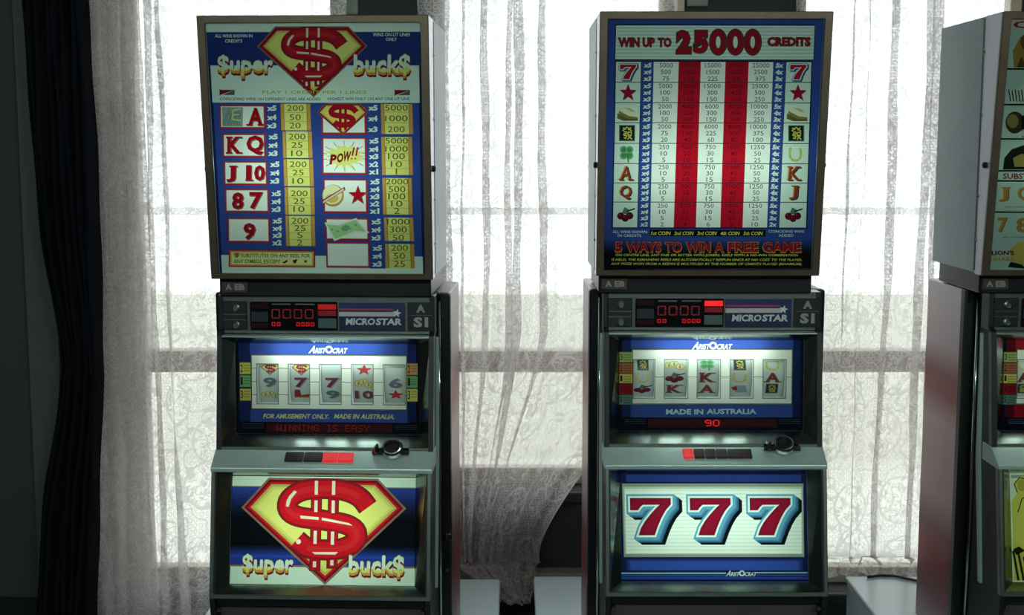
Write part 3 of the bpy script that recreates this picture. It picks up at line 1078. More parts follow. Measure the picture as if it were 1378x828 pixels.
def art_jungle_belly():
    a = Art()
    a.rect((220, 226, 204), 1330, 600, 1640, 830)
    a.rect((150, 160, 150), 1364, 640, 1640, 644)
    for n in range(3):
        ox = 88 * n
        a.poly((206, 196, 90), [(1364 + ox, 782), (1364 + ox, 676), (1372 + ox, 664), (1368 + ox, 652), (1376 + ox, 642), (1392 + ox, 642), (1404 + ox, 660), (1420 + ox, 690), (1424 + ox, 782)])
        a.path((50, 44, 22), [(1372 + ox, 664), (1368 + ox, 652), (1376 + ox, 643), (1390 + ox, 648), (1392 + ox, 664), (1378 + ox, 672), (1372 + ox, 690)], 1.4)
        a.circle((176, 160, 70), 1378 + ox, 654, 6, 8, n=12)
        for k in range(7):
            a.line((40, 34, 20), 1364 + ox + 7 * k, 742 + (k % 3) * 4, 1370 + ox + 7 * k, 782, 3.2)
        a.poly((36, 30, 18), [(1364 + ox, 740), (1372 + ox, 736), (1380 + ox, 742), (1368 + ox, 748)])
    return a, [(1362, 637), (1613, 637), (1613, 784), (1362, 784)]

def reel_front(kind):
    """returns art, quad, list of window boxes, payline heights (all in sheet units)"""
    a = Art()
    if kind == 0:
        ox, oy, k = 290, 450, .2177
        panel = (222, 135, 1175, 460)
        wins = [(255, 383), (450, 578), (643, 773), (840, 970), (1037, 1166)]
        wv = (190, 430)
        tags = [(148, 180, 215, 250, (206, 196, 90), '2'), (148, 258, 215, 328, (110, 170, 110), '1'), (148, 340, 215, 412, (206, 190, 90), '3'),
                (1182, 178, 1245, 248, (190, 140, 84), '2'), (1182, 256, 1245, 326, (110, 160, 110), '1'), (1182, 334, 1245, 410, (206, 196, 96), '3')]
        quad = [(120, 60), (1255, 60), (1255, 615), (120, 615)]
        mark = (583, 74, 812, 120)
        lines = (213, 295, 375)
        strip = (310, 548, 1090, 605)
        base, base2 = BLUE, NAVY
    else:
        ox, oy, k = 820, 450, .2104
        panel = (148, 108, 1140, 450)
        wins = [(152, 283), (347, 490), (552, 693), (757, 898), (963, 1103)]
        wv = (172, 415)
        tags = [(65, 122, 145, 185, (150, 170, 96), '3'), (65, 192, 145, 255, (170, 96, 70), '2'), (65, 261, 145, 319, (206, 196, 96), '1'),
                (65, 326, 145, 389, (140, 22, 30), '4'), (65, 396, 145, 456, (96, 130, 120), '5')]
        quad = [(60, 45), (1215, 45), (1215, 625), (60, 625)]
        mark = (525, 56, 765, 104)
        lines = (280,)
        strip = (245, 545, 1050, 602)
        base, base2 = (BLUE, NAVY) if kind == 1 else ((150, 24, 40), (90, 14, 28))
    X = lambda c: ox + k * c
    Y = lambda c: oy + k * c
    def R(rgb, x0, y0, x1, y1):
        a.rect(rgb, X(x0), Y(y0), X(x1), Y(y1))
    q = quad
    R((14, 18, 36), q[0][0] - 5, q[0][1] - 5, q[1][0] + 5, q[2][1] + 5)
    R(base2, q[0][0] + 20, q[0][1], panel[0] - 8, strip[1] - 8)
    R(base2, panel[2] + 8, q[0][1], q[1][0] - 20, strip[1] - 8)
    R(base, panel[0] - 12, q[0][1], panel[2] + 8, panel[1] - 8)
    R(base, panel[0] - 12, panel[3] + 8, panel[2] + 8, strip[1] - 6)
    R((120, 130, 90), panel[0] - 6, panel[1] - 6, panel[2] + 6, panel[3] + 6)
    R((40, 50, 40), panel[0] - 3, panel[1] - 3, panel[2] + 3, panel[3] + 3)
    R(WHITE, *panel)
    for x0, x1 in wins:
        R((120, 136, 124), x0 - 5, wv[0] - 6, x1 + 5, wv[1] + 5)
    for v in lines:
        R((96, 110, 104), panel[0], v - 1.5, panel[2], v + 2)
    for x0, x1 in wins:
        R(None, x0, wv[0], x1, wv[1])
    for t in tags:
        R((60, 60, 40), t[0] - 3, t[1] - 3, t[2] + 3, t[3] + 3)
        R(t[4], *t[:4])
        a.text((40, 36, 24), t[5], X(t[0] + 4), Y(t[1] + 10), X(t[0] + 18), Y(t[3] - 12), bold=.02)
        for j in range(3):
            R(mixc(t[4], (40, 36, 24), .4), t[0] + 24, t[1] + 14 + 16 * j, t[2] - 6, t[1] + 20 + 16 * j)
    maker_mark(a, (244, 250, 250), X(mark[0]), Y(mark[1]), X(mark[2]), Y(mark[3]))
    if kind == 0:
        a.text((206, 206, 120), 'FOR AMUSEMENT ONLY.', X(292), Y(492), X(700), Y(522), bold=.03, shear=.25)
        a.text((206, 206, 120), 'MADE IN AUSTRALIA.', X(732), Y(490), X(1105), Y(520), bold=.03, shear=.25)
    elif kind == 1:
        a.text((176, 214, 206), 'MADE IN', X(356), Y(486), X(590), Y(520), bold=.035)
        a.text((176, 214, 206), 'AUSTRALIA', X(610), Y(484), X(922), Y(518), bold=.035)
    for j in range(3):
        R((60, 72, 84), q[0][0] + 40, strip[1] + 6 + 12 * j, strip[0] - 16, strip[1] + 10 + 12 * j)
        R((60, 72, 84), strip[2] + 14, strip[1] + 6 + 12 * j, q[1][0] - 14, strip[1] + 10 + 12 * j)
    R((30, 10, 16), *strip)
    px = lambda p: (X(p[0]), Y(p[1]))
    return a, [px(p) for p in quad], [(X(w[0]), Y(wv[0]), X(w[1]), Y(wv[1])) for w in wins], (X(strip[0]), Y(strip[1]), X(strip[2]), Y(strip[3]))

def reel_strip_art(syms):
    """one reel band, sheet 100 wide x 300 high, three symbols in view of it"""
    a = Art()
    a.rect((206, 218, 210), 0, 0, 100, 300)
    a.rect((150, 166, 158), 0, 0, 3, 300)
    a.rect((150, 166, 158), 97, 0, 100, 300)
    for k, s in enumerate(syms):
        cy = 70 + 80 * k
        if s == 'gem':
            dollar_gem(a, 6, cy - 34, 94, cy + 36, fine=False, red=(150, 30, 40), yel=(226, 206, 120))
        elif s == 'star':
            a.star((186, 40, 44), 50, cy, 38)
        elif s == 'fa':
            fortune(a, 24, cy - 38, 76, cy + 36)
        elif s == 'U':
            horseshoe(a, 50, cy + 6, 25)
        elif s == 'plum':
            cherries(a, 48, cy, 34)
        elif s == 'coins':
            coins(a, 44, cy, 36)
        elif s == 'clover':
            clover(a, 50, cy - 4, 36)
        elif s == 'jug':
            a.poly((140, 160, 164), [(28, cy - 26), (76, cy - 26), (84, cy + 28), (34, cy + 30)])
            a.poly((170, 40, 44), [(16, cy - 14), (38, cy - 20), (44, cy + 10), (24, cy + 8)])
        elif s == 'boot':
            a.poly((150, 40, 44), [(20, cy - 34), (44, cy - 34), (48, cy + 6), (90, cy - 6), (84, cy + 26), (16, cy + 26)])
            a.poly((206, 176, 100), [(16, cy + 20), (84, cy + 20), (82, cy + 28), (16, cy + 28)])
        elif s:
            w = 30 if len(s) == 1 else 42
            c = {'9': (90, 120, 116), '7': (120, 40, 90), '6': (110, 106, 140), '10': (130, 60, 76)}.get(s, (120, 44, 44))
            if s == '7':
                a.line((140, 150, 110), 58, cy - 6, 96, cy - 30, 6)
            a.text((176, 170, 150), s, 50 - w + 5, cy - 26, 50 + w + 5, cy + 36, bold=.05, serif=True)
            a.text(c, s, 50 - w, cy - 30, 50 + w, cy + 32, bold=.04, serif=True)
    return a

# 5x7 dot letters for the message window
DOT = {'W': '10001 10001 10001 10101 10101 11011 10001', 'I': '01110 00100 00100 00100 00100 00100 01110', 'N': '10001 11001 10101 10101 10011 10001 10001',
       'G': '01110 10001 10000 10111 10001 10001 01110', 'S': '01111 10000 10000 01110 00001 00001 11110', 'E': '11111 10000 10000 11110 10000 10000 11111',
       'A': '01110 10001 10001 11111 10001 10001 10001', 'Y': '10001 10001 01010 00100 00100 00100 00100', '9': '01110 10001 10001 01111 00001 00001 01110',
       '0': '01110 10001 10001 10001 10001 10001 01110', ' ': '00000 ' * 7}
def quads_mesh(name, quads, mat, parent):
    vs_, fs = [], []
    for q in quads:
        b = len(vs_)
        vs_ += q
        fs.append((b, b + 1, b + 2, b + 3))
    me = bpy.data.meshes.new(name)
    me.from_pydata(vs_, [], fs)
    return link(name, me, mat, parent)
def seg_digits(n, x0, z0, w, h, y, gap, t):
    """figure-eight segment digits reading 0"""
    out = []
    for i in range(n):
        x = x0 + i * (w + gap)
        def r(a, b, c, d):
            out.append([(x + a * w, y, z0 + b * h), (x + c * w, y, z0 + b * h), (x + c * w, y, z0 + d * h), (x + a * w, y, z0 + d * h)])
        r(.1, 0, .9, t); r(.1, 1 - t, .9, 1)
        for s in (0, 1 - t * 1.3):
            r(s, .06, s + t * 1.3, .47); r(s, .53, s + t * 1.3, .94)
    return out

# ================================================================== THE ROOM
WY = 0.86            # inner face of the window wall
RX0, RX1, RY0, RH = -2.6, 3.4, -5.2, 2.75
struct(box('floor', (RX0, RX1, RY0, WY + .3, -.1, 0), M['floor']))
struct(box('ceiling', (RX0, RX1, RY0, WY + .3, RH, RH + .1), M['ceil']))
struct(box('wall_left', (RX0 - .1, RX0, RY0, WY + .3, 0, RH), M['lwall']))
struct(box('wall_right', (RX1, RX1 + .1, RY0, WY + .3, 0, RH), M['lwall']))
struct(box('wall_front', (RX0, RX1, RY0 - .1, RY0, 0, RH), M['lwall']))
WIN = [(-1.15, -.50, .30, 2.3), (-.235, .47, .615, 2.3), (.83, 1.50, .30, 2.3)]
bm = bmesh.new()
xs_ = [RX0] + [v for w in WIN for v in w[:2]] + [RX1]
for k in range(0, len(xs_), 2):
    addbox(bm, xs_[k], xs_[k + 1], WY, WY + .22, 0, RH)
for w in WIN:
    addbox(bm, w[0], w[1], WY, WY + .22, 0, w[2])
    addbox(bm, w[0], w[1], WY, WY + .22, w[3], RH)
struct(from_bm('wall_back', bm, M['wall']))
for n, w in enumerate(WIN):
    root = struct(empty('window_%d' % (n + 1), ((w[0] + w[1]) / 2, WY + .1, w[2])))
    hw, h = (w[1] - w[0]) / 2, w[3] - w[2]
    def wb(name, x0, x1, z0, z1, y0=-.025, y1=.025):
        return box(name, (x0, x1, y0, y1, z0 - w[2], z1 - w[2]), M['sash'], root, .003)
    wb('side_stile', -hw, -hw + .035, w[2], w[3])
    wb('side_stile', hw - .035, hw, w[2], w[3])
    wb('bottom_rail', -hw + .035, hw - .035, w[2], w[2] + .05)
    wb('top_rail', -hw + .035, hw - .035, w[3] - .05, w[3])
    wb('meeting_rail', -hw + .035, hw - .035, .965, 1.03, -.035, .03)
    for z0, z1 in ((w[2] + .05, .965), (1.03, w[3] - .05)):
        box('pane', (-hw + .035, hw - .035, -.003, .003, z0 - w[2], z1 - w[2]), M['glass'], root)
    box('sill', (-hw - .03, hw + .03, -.1 - .035, -.1 + .0, -.03, .0), M['wall'], root, .004)
# painted pieces on the dark piers between the windows
struct(box('trim_1', (-.503, -.442, WY - .02, WY, 2.022, 2.4), M['casing'], bev=.003))
struct(box('trim_2', (.502, .563, WY - .02, WY, 2.045, 2.4), M['casing'], bev=.003))
struct(box('trim_3', (.468, .494, WY - .03, WY, .6, 2.4), M['sash'], bev=.003))
struct(box('trim_4', (-.45, .83, WY - .06, WY, .34, .375), M['casing'], bev=.004))
# door at the far left, mostly lost in the dark
dr = struct(empty('door_1', (-1.75, WY, 0)))
box('door_slab', (-.45, .33, -.05, -.005, 0.0, 2.1), M['lwall'], dr, .003)
box('door_casing', (.335, .425, -.075, -.002, 0.0, 2.16), pbr('dark_casing', (84, 88, 82), .6), dr, .004)
box('kick_plate', (-.44, .32, -.056, -.05, .04, .30), M['dark'], dr, .001)
box('hinge', (.215, .268, -.058, -.05, 1.74, 1.88), M['black'], dr, .002)
struct(box('baseboard_back', (-1.32, -1.23, WY - .02, WY, 0, .14), M['casing'], bev=.003))
# outside: pale wall and yard under the open sky
tag(box('garden_wall', (-7, 7, 4.6, 4.8, -.2, .78), M['outwall']), 'pale rendered garden wall outside behind the lace curtains', 'wall', kind='structure')
tag(box('yard', (-7, 7, WY + .3, 4.6, -.3, -.2), M['ground']), 'pale concrete yard outside the windows', 'ground', kind='structure')

fr_ = empty('rail_fence', (0, 4.2, -.2))
tag(fr_, 'white painted rail fence outside behind the lace curtains', 'fence')
box('rail', (-4, 4, -.02, .02, 1.47, 1.51), pbr('white_fence_paint', (248, 248, 244), .6), fr_, .003)
for x in (-3.4, -.82, 1.35, 3.4):
    box('post', (x - .04, x + .04, .02, .09, 0, 1.55), pbr('white_fence_paint', (248, 248, 244), .6), fr_, .003)

# unseen ceiling lamps added behind the camera to brighten the machine fronts
for k, (x, y) in enumerate(((-1.0, -3.9), (1.4, -3.9))):
    cl = empty('fill_ceiling_light', (x, y, RH))
    tag(cl, ('left' if k == 0 else 'right') + ' unseen fluorescent light added to fill the gaming room', 'ceiling light', 'added fill lights')
    box('housing', (-.62, .62, -.07, .07, -.06, 0), M['casing'], cl, .005)
    tube('fluorescent_tube', [(-.58, 0, -.085), (.58, 0, -.085)], .018, emit('room_fill_tube', (0.80, 1.0, 0.95), 210.0, lin=True), cl)

# ================================================================== SLOT MACHINES
def up_plane(zs0, zs1, y0, y1):
    return lambda z: lerp(y0, y1, (z - zs0) / (zs1 - zs0))
Y_BELLY = up_plane(.227, .518, -.15, -.10)
Y_REEL = up_plane(.549, .81, -.055, -.02)
Y_TOP = up_plane(.9415, 1.5205, -.048, -.108)

def make_machine(cx, sz, rz, tdx, label, top, belly, kind, reels, buttons, msg, tube_top, tube_belly):
    R = empty('slot_machine', (cx, 0, sz), rz)
    tag(R, label, 'slot machine', 'slot machines along the windows')
    # --- cabinet
    box('cabinet_body', (-.277, .277, .10, .36, 0.0, .895), M['side'], R, .004, 2)
    for s in (-1, 1):
        box('corner_strip', (min(s * .25, s * .2785), max(s * .25, s * .2785), .078, .112, 0.0, .897), M['black'], R, .006, 2)
        prism_x('side_panel', [(.10, 0), (-.115, 0), (-.149, .227), (-.099, .517), (-.056, .548), (-.021, .809), (-.001, .82), (-.001, .899), (.10, .899)],
                min(s * .2495, s * .238), max(s * .2495, s * .238), M['dark'], R)
        tube('edge_rod', [(s * .2535, .06, .03), (s * .2535, .05, .30), (s * .2535, .055, .60), (s * .2535, .06, .88)], .0045, M['chrome'], R, 8)
        prism_x('side_trim', [(-.02, .22), (-.035, .22), (.008, .50), (.028, .80), (.036, .80), (.028, .5)], s * .2495 if s > 0 else -.2555, .2555 if s > 0 else -.2495, M['steel'], R)
    # --- base
    box('base_panel', (-.236, .236, -.112, -.10, .0, .205), pbr('base_brown', (78, 70, 68), .5, vary=.1, bscale=30), R, .002)
    box('base_lip', (-.238, .238, -.135, -.095, .205, .2275), M['black'], R, .004)
    for s in (-1, 1):
        lathe('base_bolt', [(.006, 0), (.006, .006), (.004, .009)], M['chrome'], R, 10, Matrix.Translation((s * .232, -.136, .198)) @ Matrix.Rotation(PI / 2, 4, 'X'))
    # --- belly door
    z0, z1 = .2275, .518
    fo = rect(.25, z0, z1, Y_BELLY(z0), Y_BELLY(z1))
    fi = rect(.2405, .2375, .5085, Y_BELLY(.2375), Y_BELLY(.5085))
    sh = lambda lp, d: [(x, y + d, z) for x, y, z in lp]
    frame('belly_frame', fo, fi, sh(fo, .02), sh(fi, .02), M['rim'], R)
    gl = rect(.212, .2511, .4917, -.118, -.068)
    from_bm('belly_bevel', ring_bm(sh(fi, .002), sh(gl, -.0005)), M['dchrome'], R)
    art, quad = belly()
    art.build('belly_glass', quad, gl, M['print'], R)
    bk = rect(.22, .235, .505, .09, .09)
    lb = ring_bm(sh(rect(.22, .240, .502, -.118, -.068), .002), bk)
    lb.faces.new(list(lb.verts)[4:8])
    from_bm('belly_light_box', lb, M['white_in'], R)
    tube('fluorescent_tube', [(-.15, -.005, .372), (.15, -.005, .372)], .012, tube_belly, R, 12)
    # --- button deck
    prism_x('button_deck', [(-.055, .5495), (-.103, .5185), (-.103, .508), (0.0, .508), (0.0, .5495)], -.2515, .2515, M['steel'], R, .002)
    dv = Vector((0, -.048, -.031)).normalized()
    nv = Vector((0, -.031, .048)).normalized()
    base = Vector((0, -.055, .5495))
    for x0, x1, lit in buttons:
        bm = bmesh.new()
        addbox(bm, x0 + .0008, x1 - .0008, .010, .038, -.002, .005, .0018, 2)
        mt = Matrix(((1, 0, 0), (0, dv.y, nv.y), (0, dv.z, nv.z)))
        for v in bm.verts:
            p = base + dv * v.co.y + nv * v.co.z
            v.co = Vector((v.co.x, p.y, p.z))
        from_bm('play_button', bm, M['btn_red'] if lit else M['btn_dark'], R)
    ce = box('coin_entry', (.112, .196, -.078, -.052, .542, .556), M['dchrome'], R, .003)
    tm = Matrix.Translation((.158, -.066, .553)) @ Matrix.Rotation(math.radians(38), 4, 'X')
    lathe('coin_funnel', [(.0245, 0), (.0245, .010), (.0215, .015), (.0185, .014), (.0165, .006), (.001, .005)], M['chrome'], ce, 28, tm)
    lathe('coin_mouth', [(.0155, .0055), (.0155, .0075), (.001, .0078)], M['black'], ce, 24, tm)
    box('coin_guide', (.119, .126, -.088, -.062, .550, .568), M['dchrome'], ce, .002)
    # --- reel window
    z0, z1 = .5505, .8095
    fo = rect(.2498, z0, z1, Y_REEL(z0), Y_REEL(z1))
    fi = rect(.2415, .556, .8035, Y_REEL(.556), Y_REEL(.8035))
    frame('reel_frame', fo, fi, sh(fo, .02), sh(fi, .02), M['rim'], R)
    gl = rect(.2135, .578, .788, -.015, 0.0)
    from_bm('reel_bevel', ring_bm(sh(fi, .002), sh(gl, -.0005)), M['dchrome'], R)
    art, quad, wins, strip = reel_front(kind)
    art.build('reel_glass', quad, gl, M['print'], R)
    lb = ring_bm(sh(rect(.226, .566, .796, -.015, 0.0), .002), rect(.226, .566, .796, .098, .098))
    lb.faces.new(list(lb.verts)[4:8])
    from_bm('reel_housing', lb, M['white_in'], R)
    tube('fluorescent_tube', [(-.125, .030, .770), (.125, .030, .770)], .006, M['tube_hot'], R, 10)
    def loc(px, py):
        u = (px - quad[0][0]) / (quad[1][0] - quad[0][0])
        w = (py - quad[0][1]) / (quad[3][1] - quad[0][1])
        return -.2135 + .427 * u, .788 - .21 * w
    for (wx0, wy0, wx1, wy1), syms in zip(wins, reels):
        xa, za = loc(wx0, wy0)
        xb, zb = loc(wx1, wy1)
        zc = (za + zb) / 2
        a = reel_strip_art(syms)
        bgs = [(0, (206, 218, 210), np.array([(0, 10 * k), (100, 10 * k), (100, 10 * k + 10), (0, 10 * k + 10)], float), np.array([(0, 1, 2), (0, 2, 3)])) for k in range(30)]
        a.shapes = [q[1:] for q in bgs] + a.shapes[1:]
        half = (za - zb) * 150 / 240
        ro = a.build('reel', [(0, 0), (100, 0), (100, 300), (0, 300)],
                     [(xa - .002, 0, half), (xb + .002, 0, half), (xb + .002, 0, -half), (xa - .002, 0, -half)], M['card'], R)
        rad = .072
        for v in ro.data.vertices:
            th = v.co.z / rad
            v.co = Vector((v.co.x, .088 - rad * math.cos(th), zc + rad * math.sin(th)))
    # message window
    xa, za = loc(strip[0], strip[1])
    xb, zb = loc(strip[2], strip[3])
    yg = lambda z: lerp(-.015, 0.0, (z - .578) / .21)
    mw = quads_mesh('message_window', [[(xa, yg(zb) - .0012, zb), (xb, yg(zb) - .0012, zb), (xb, yg(za) - .0012, za), (xa, yg(za) - .0012, za)]], M['ledoff'], R)
    if msg:
        s, x0f, x1f, mat = msg
        n = len(s) * 6 - 1
        pw = (x1f - x0f) / n
        ph = (za - zb) * .72 / 7
        qs = []
        for i, ch in enumerate(s):
            for r, row in enumerate(DOT[ch].split()):
                for c, b in enumerate(row):
                    if b == '1':
                        x = x0f + (i * 6 + c) * pw
                        z = za - (za - zb) * .14 - (r + 1) * ph
                        y = yg(z) - .0022
                        qs.append([(x, y, z), (x + pw * .9, y, z), (x + pw * .9, y, z + ph * .88), (x, y, z + ph * .88)])
        quads_mesh('message_lettering', qs, mat, mw)
    # --- control strip
    SX = lambda c: -.25 + (c - 100) / 950 * .5
    SZ = lambda c: .90 - (c - 75) / 175 * .09
    def sbox(name, c0, r0, c1, r1, y0, y1, mat, par=R, bev=.0015):
        return box(name, (SX(c0), SX(c1), y0, y1, SZ(r1), SZ(r0)), mat, par, bev)
    cs = sbox('control_strip', 100, 76, 1050, 249, 0.0, .05, M['rim'])
    kb = sbox('key_panel', 118, 102, 226, 232, -.004, .001, M['dark'])
    sbox('divider', 122, 160, 222, 164, -.0055, -.004, M['rim'], kb, 0)
    sbox('divider', 122, 184, 222, 188, -.0055, -.004, M['rim'], kb, 0)
    for r in (133, 211):
        lathe('key_lock', [(.0095, 0), (.0095, .003), (.006, .005), (.0058, .003), (.001, .003)], M['rim'], kb, 16,
              Matrix.Translation((SX(178), -.004, SZ(r))) @ Matrix.Rotation(PI / 2, 4, 'X'))
    dp = sbox('credit_display', 240, 104, 625, 233, -.004, .001, M['smoke'])
    yq = -.0048
    quads_mesh('digits', seg_digits(4, SX(335), SZ(180), .020, .0225, yq, .0058, .13), M['led_dim'], dp)
    quads_mesh('small_digits', seg_digits(2, SX(335), SZ(214), .009, .0095, yq, .003, .25), M['led'], dp)
    quads_mesh('small_digits', seg_digits(4, SX(443), SZ(214), .009, .0095, yq, .0022, .25), M['led'], dp)
    sbox('caption_block', 246, 150, 320, 194, yq, -.004, pbr('faint_caption', (40, 48, 60), .4), dp, 0)
    sbox('caption_block', 246, 200, 320, 222, yq, -.004, M['ledoff'], dp, 0)
    sbox('caption_block', 246, 112, 320, 134, yq, -.004, M['ledoff'], dp, 0)
    sbox('indicator_lamp', 540, 114, 620, 138, -.0055, -.004, M['led_hot'] if kind == 1 else M['led'], dp, .0008)
    sbox('indicator_lamp', 540, 143, 620, 167, -.0055, -.004, M['led_dim'], dp, .0008)
    sbox('indicator_lamp', 540, 178, 620, 222, -.0055, -.004, pbr('grey_lens', (92, 112, 112), .3), dp, .0008)
    sbox('caption_block', 338, 112, 420, 118, yq, -.004, M['rubber'], dp, 0)
    sbox('caption_block', 440, 112, 525, 118, yq, -.004, M['rubber'], dp, 0)
    lp = sbox('logo_plate', 632, 106, 920, 233, -.004, .001, M['smoke'])
    a = Art()
    a.rect((34, 48, 104), 632, 106, 920, 172)
    a.rect((26, 36, 76), 632, 172, 920, 233)
    a.rect((190, 60, 70), 632, 133, 870, 140)
    a.rect((214, 206, 206), 632, 148, 880, 168)
    a.star((236, 240, 230), 886, 153, 20, rot=.2)
    for t, x0, x1 in (('MICRO', 662, 790), ('STAR', 794, 908)):
        a.text((216, 226, 226), t, x0, 176, x1, 207, bold=.04, shear=.12)
    a.build('logo_print', [(632, 106), (920, 106), (920, 233), (632, 233)],
            [(SX(632), -.0046, SZ(106)), (SX(920), -.0046, SZ(106)), (SX(920), -.0046, SZ(233)), (SX(632), -.0046, SZ(233))], M['card'], lp)
    pp = sbox('price_plate', 932, 104, 1044, 233, -.004, .001, M['dark'])
    a = Art()
    a.rect((26, 28, 34), 932, 104, 1044, 233)
    a.rect((96, 100, 104), 936, 160, 1040, 163)
    a.text((150, 154, 156), 'A', 970, 114, 1010, 150, bold=.06)
    a.text((170, 172, 172), 'S1', 958, 170, 1022, 216, bold=.05)
    a.build('price_print', [(932, 104), (1044, 104), (1044, 233), (932, 233)],
            [(SX(932), -.0046, SZ(104)), (SX(1044), -.0046, SZ(104)), (SX(1044), -.0046, SZ(233)), (SX(932), -.0046, SZ(233))], M['card'], pp)
    # --- neck and badge
    box('neck', (-.243 + tdx, .243 + tdx, -.012, .27, .898, .946), M['black'], R, .003)
    bg = box('badge_plate', (-.238 + tdx, -.176 + tdx, -.017, -.011, .906, .936), pbr('badge_brown', (66, 52, 52), .4), R, .002)
    a = Art()
    a.rect((70, 56, 56), 0, 0, 60, 30)
    a.text((150, 148, 146), 'A', 8, 8, 24, 24, bold=.05)
    a.text((150, 148, 146), 'EB', 30, 8, 54, 24, bold=.05)
    a.build('badge_print', [(0, 0), (60, 0), (60, 30), (0, 30)],
            [(-.236 + tdx, -.0174, .934), (-.178 + tdx, -.0174, .934), (-.178 + tdx, -.0174, .908), (-.236 + tdx, -.0174, .908)], M['card'], bg)
    # --- top box
    bm = bmesh.new()
    addbox(bm, -.2505 + tdx, .2505 + tdx, 0.0, .30, .9455, 1.5195)
    fr = min(bm.faces, key=lambda f: f.calc_center_median().y)
    bm.faces.remove(fr)
    from_bm('top_box', bm, M['grey'], R)
    def shx(lp):
        return [(x + tdx, y, z) for x, y, z in lp]
    fo = shx(rect(.2515, .942, 1.5205, Y_TOP(.942), Y_TOP(1.5205)))
    fi = shx(rect(.2385, .952, 1.508, Y_TOP(.952), Y_TOP(1.508)))
    bo = [(x, -.0005, z) for x, y, z in fo]
    bi = [(x, -.0005, z) for x, y, z in fi]
    frame('top_door', sh(fo, .006), sh(fi, .006), bo, bi, M['silver'], R, .0012)
    fi2 = shx(rect(.2335, .955, 1.504, Y_TOP(.955), Y_TOP(1.504)))
    frame('top_frame', sh(fo, -.002), sh(fi2, -.002), sh(fo, .006), sh(fi2, .006), M['bronze'], R, .0015)
    gl = shx(rect(.2375, .953, 1.5065, Y_TOP(.953) + .0075, Y_TOP(1.5065) + .0075))
    gl = [(x + (.004 if x < tdx else -.004), y, z) for x, y, z in gl]
    art, quad = top()
    art.build('top_glass', quad, gl, M['print'], R)
    tube('fluorescent_tube', [(-.19 + tdx, .035, 1.20), (.19 + tdx, .035, 1.20)], .013, tube_top, R, 12)
    for s in (-1, 1):
        lathe('door_lock', [(.007, 0), (.007, .006), (.004, .008)], M['black'], R, 14,
              Matrix.Translation((s * .2515 + tdx, -.045, 1.19)) @ Matrix.Rotation(s * PI / 2, 4, 'Y'))
        for z in (1.02, 1.12, 1.30, 1.44):
            lathe('hinge_screw', [(.0035, 0), (.0035, .0015), (.001, .003)], M['chrome'], R, 8,
                  Matrix.Translation((s * .2515 + tdx, -.008, z)) @ Matrix.Rotation(s * PI / 2, 4, 'Y'))
        box('hinge_strip', (min(s * .2502, s * .2525) + tdx, max(s * .2502, s * .2525) + tdx, -.002, .006, .95, 1.515), M['black'], R)
    # latch hardware on the cabinet's right flank
    lt = box('door_latch', (.262, .276, .068, .080, .300, .318), M['dchrome'], R, .003)
    lathe('latch_pin', [(.004, 0), (.004, .012), (.002, .015)], M['chrome'], lt, 10, Matrix.Translation((.268, .069, .232)) @ Matrix.Rotation(PI / 2, 4, 'X'))
    return R

lam = tuple
sm1 = make_machine(-.427, .407, math.radians(-2.2), 0.0,
    'slot machine with red dollar gem emblem on its yellow and blue lower glass', art_super_top, art_super_belly, 0,
    [('gem', '9', 'coins'), ('gem', '7', 'boot'), ('', '7', '9'), ('star', 'coins', '10'), ('', '6', 'star')],
    [(-.087, -.0435, 0), (-.0435, .0, 0), (.0, .035, 1), (.035, .07, 1)], ('WINNING IS EASY', -.118, .098, M['led_dim']), M['tube'], M['tube_belly'])
sm2 = make_machine(.46, .415, 0.0, -.019,
    'slot machine with three red sevens on its lower glass and red striped paytable', art_credit_top, art_777_belly, 1,
    [('fa', 'U', 'plum'), ('coins', 'plum', 'K'), ('clover', 'K', 'A'), ('fa', 'U', 'jug'), ('U', 'A', 'fa')],
    [(-.072, -.047, 1), (-.047, -.022, 0), (-.022, .003, 0), (.003, .030, 0), (.030, .085, 0)], ('90', -.014, .020, M['led_hot']), M['tube'], M['tube_belly'])
sm3 = make_machine(1.347, .415, 0.0, -.037,
    'slot machine with animal paytable cut off by the right edge of the picture', art_jungle_top, art_jungle_belly, 2,
    [('U', 'A', 'fa'), ('coins', 'plum', 'K'), ('clover', 'K', 'A'), ('fa', 'U', 'jug'), ('U', 'A', 'fa')],
    [(-.087, -.0435, 0), (-.0435, .0, 0), (.0, .035, 1), (.035, .07, 0)], None, M['tube_dim'], M['tube_dim'])

# ================================================================== STANDS
for (x0, x1, zt, lb) in ((-.82, -.034, .407, 'pale blue metal stand under the dollar gem slot machine'),
                         (.062, .825, .415, 'pale blue metal stand under the three sevens slot machine'),
                         (.96, 1.735, .415, 'pale blue metal stand under the cut off slot machine at the right edge')):
    st = empty('machine_stand', ((x0 + x1) / 2, 0, 0))
    tag(st, lb, 'stand', 'metal machine stands')
    w = (x1 - x0) / 2
    box('cabinet', (-w + .004, w - .004, -.27, .65, .05, zt - .018), M['stand'], st, .004)
    box('top', (-w, w, -.285, .66, zt - .018, zt), M['stand'], st, .006, 3)
    box('plinth', (-w + .03, w - .03, -.24, .62, 0, .05), M['black'], st, .002)
    box('door', (-w + .04, w - .04, -.282, -.268, .08, zt - .05), M['stand'], st, .003)
    lathe('door_knob', [(.012, 0), (.012, .012), (.006, .018)], M['dchrome'], st, 14, Matrix.Translation((w - .09, -.28, .24)) @ Matrix.Rotation(PI / 2, 4, 'X'))

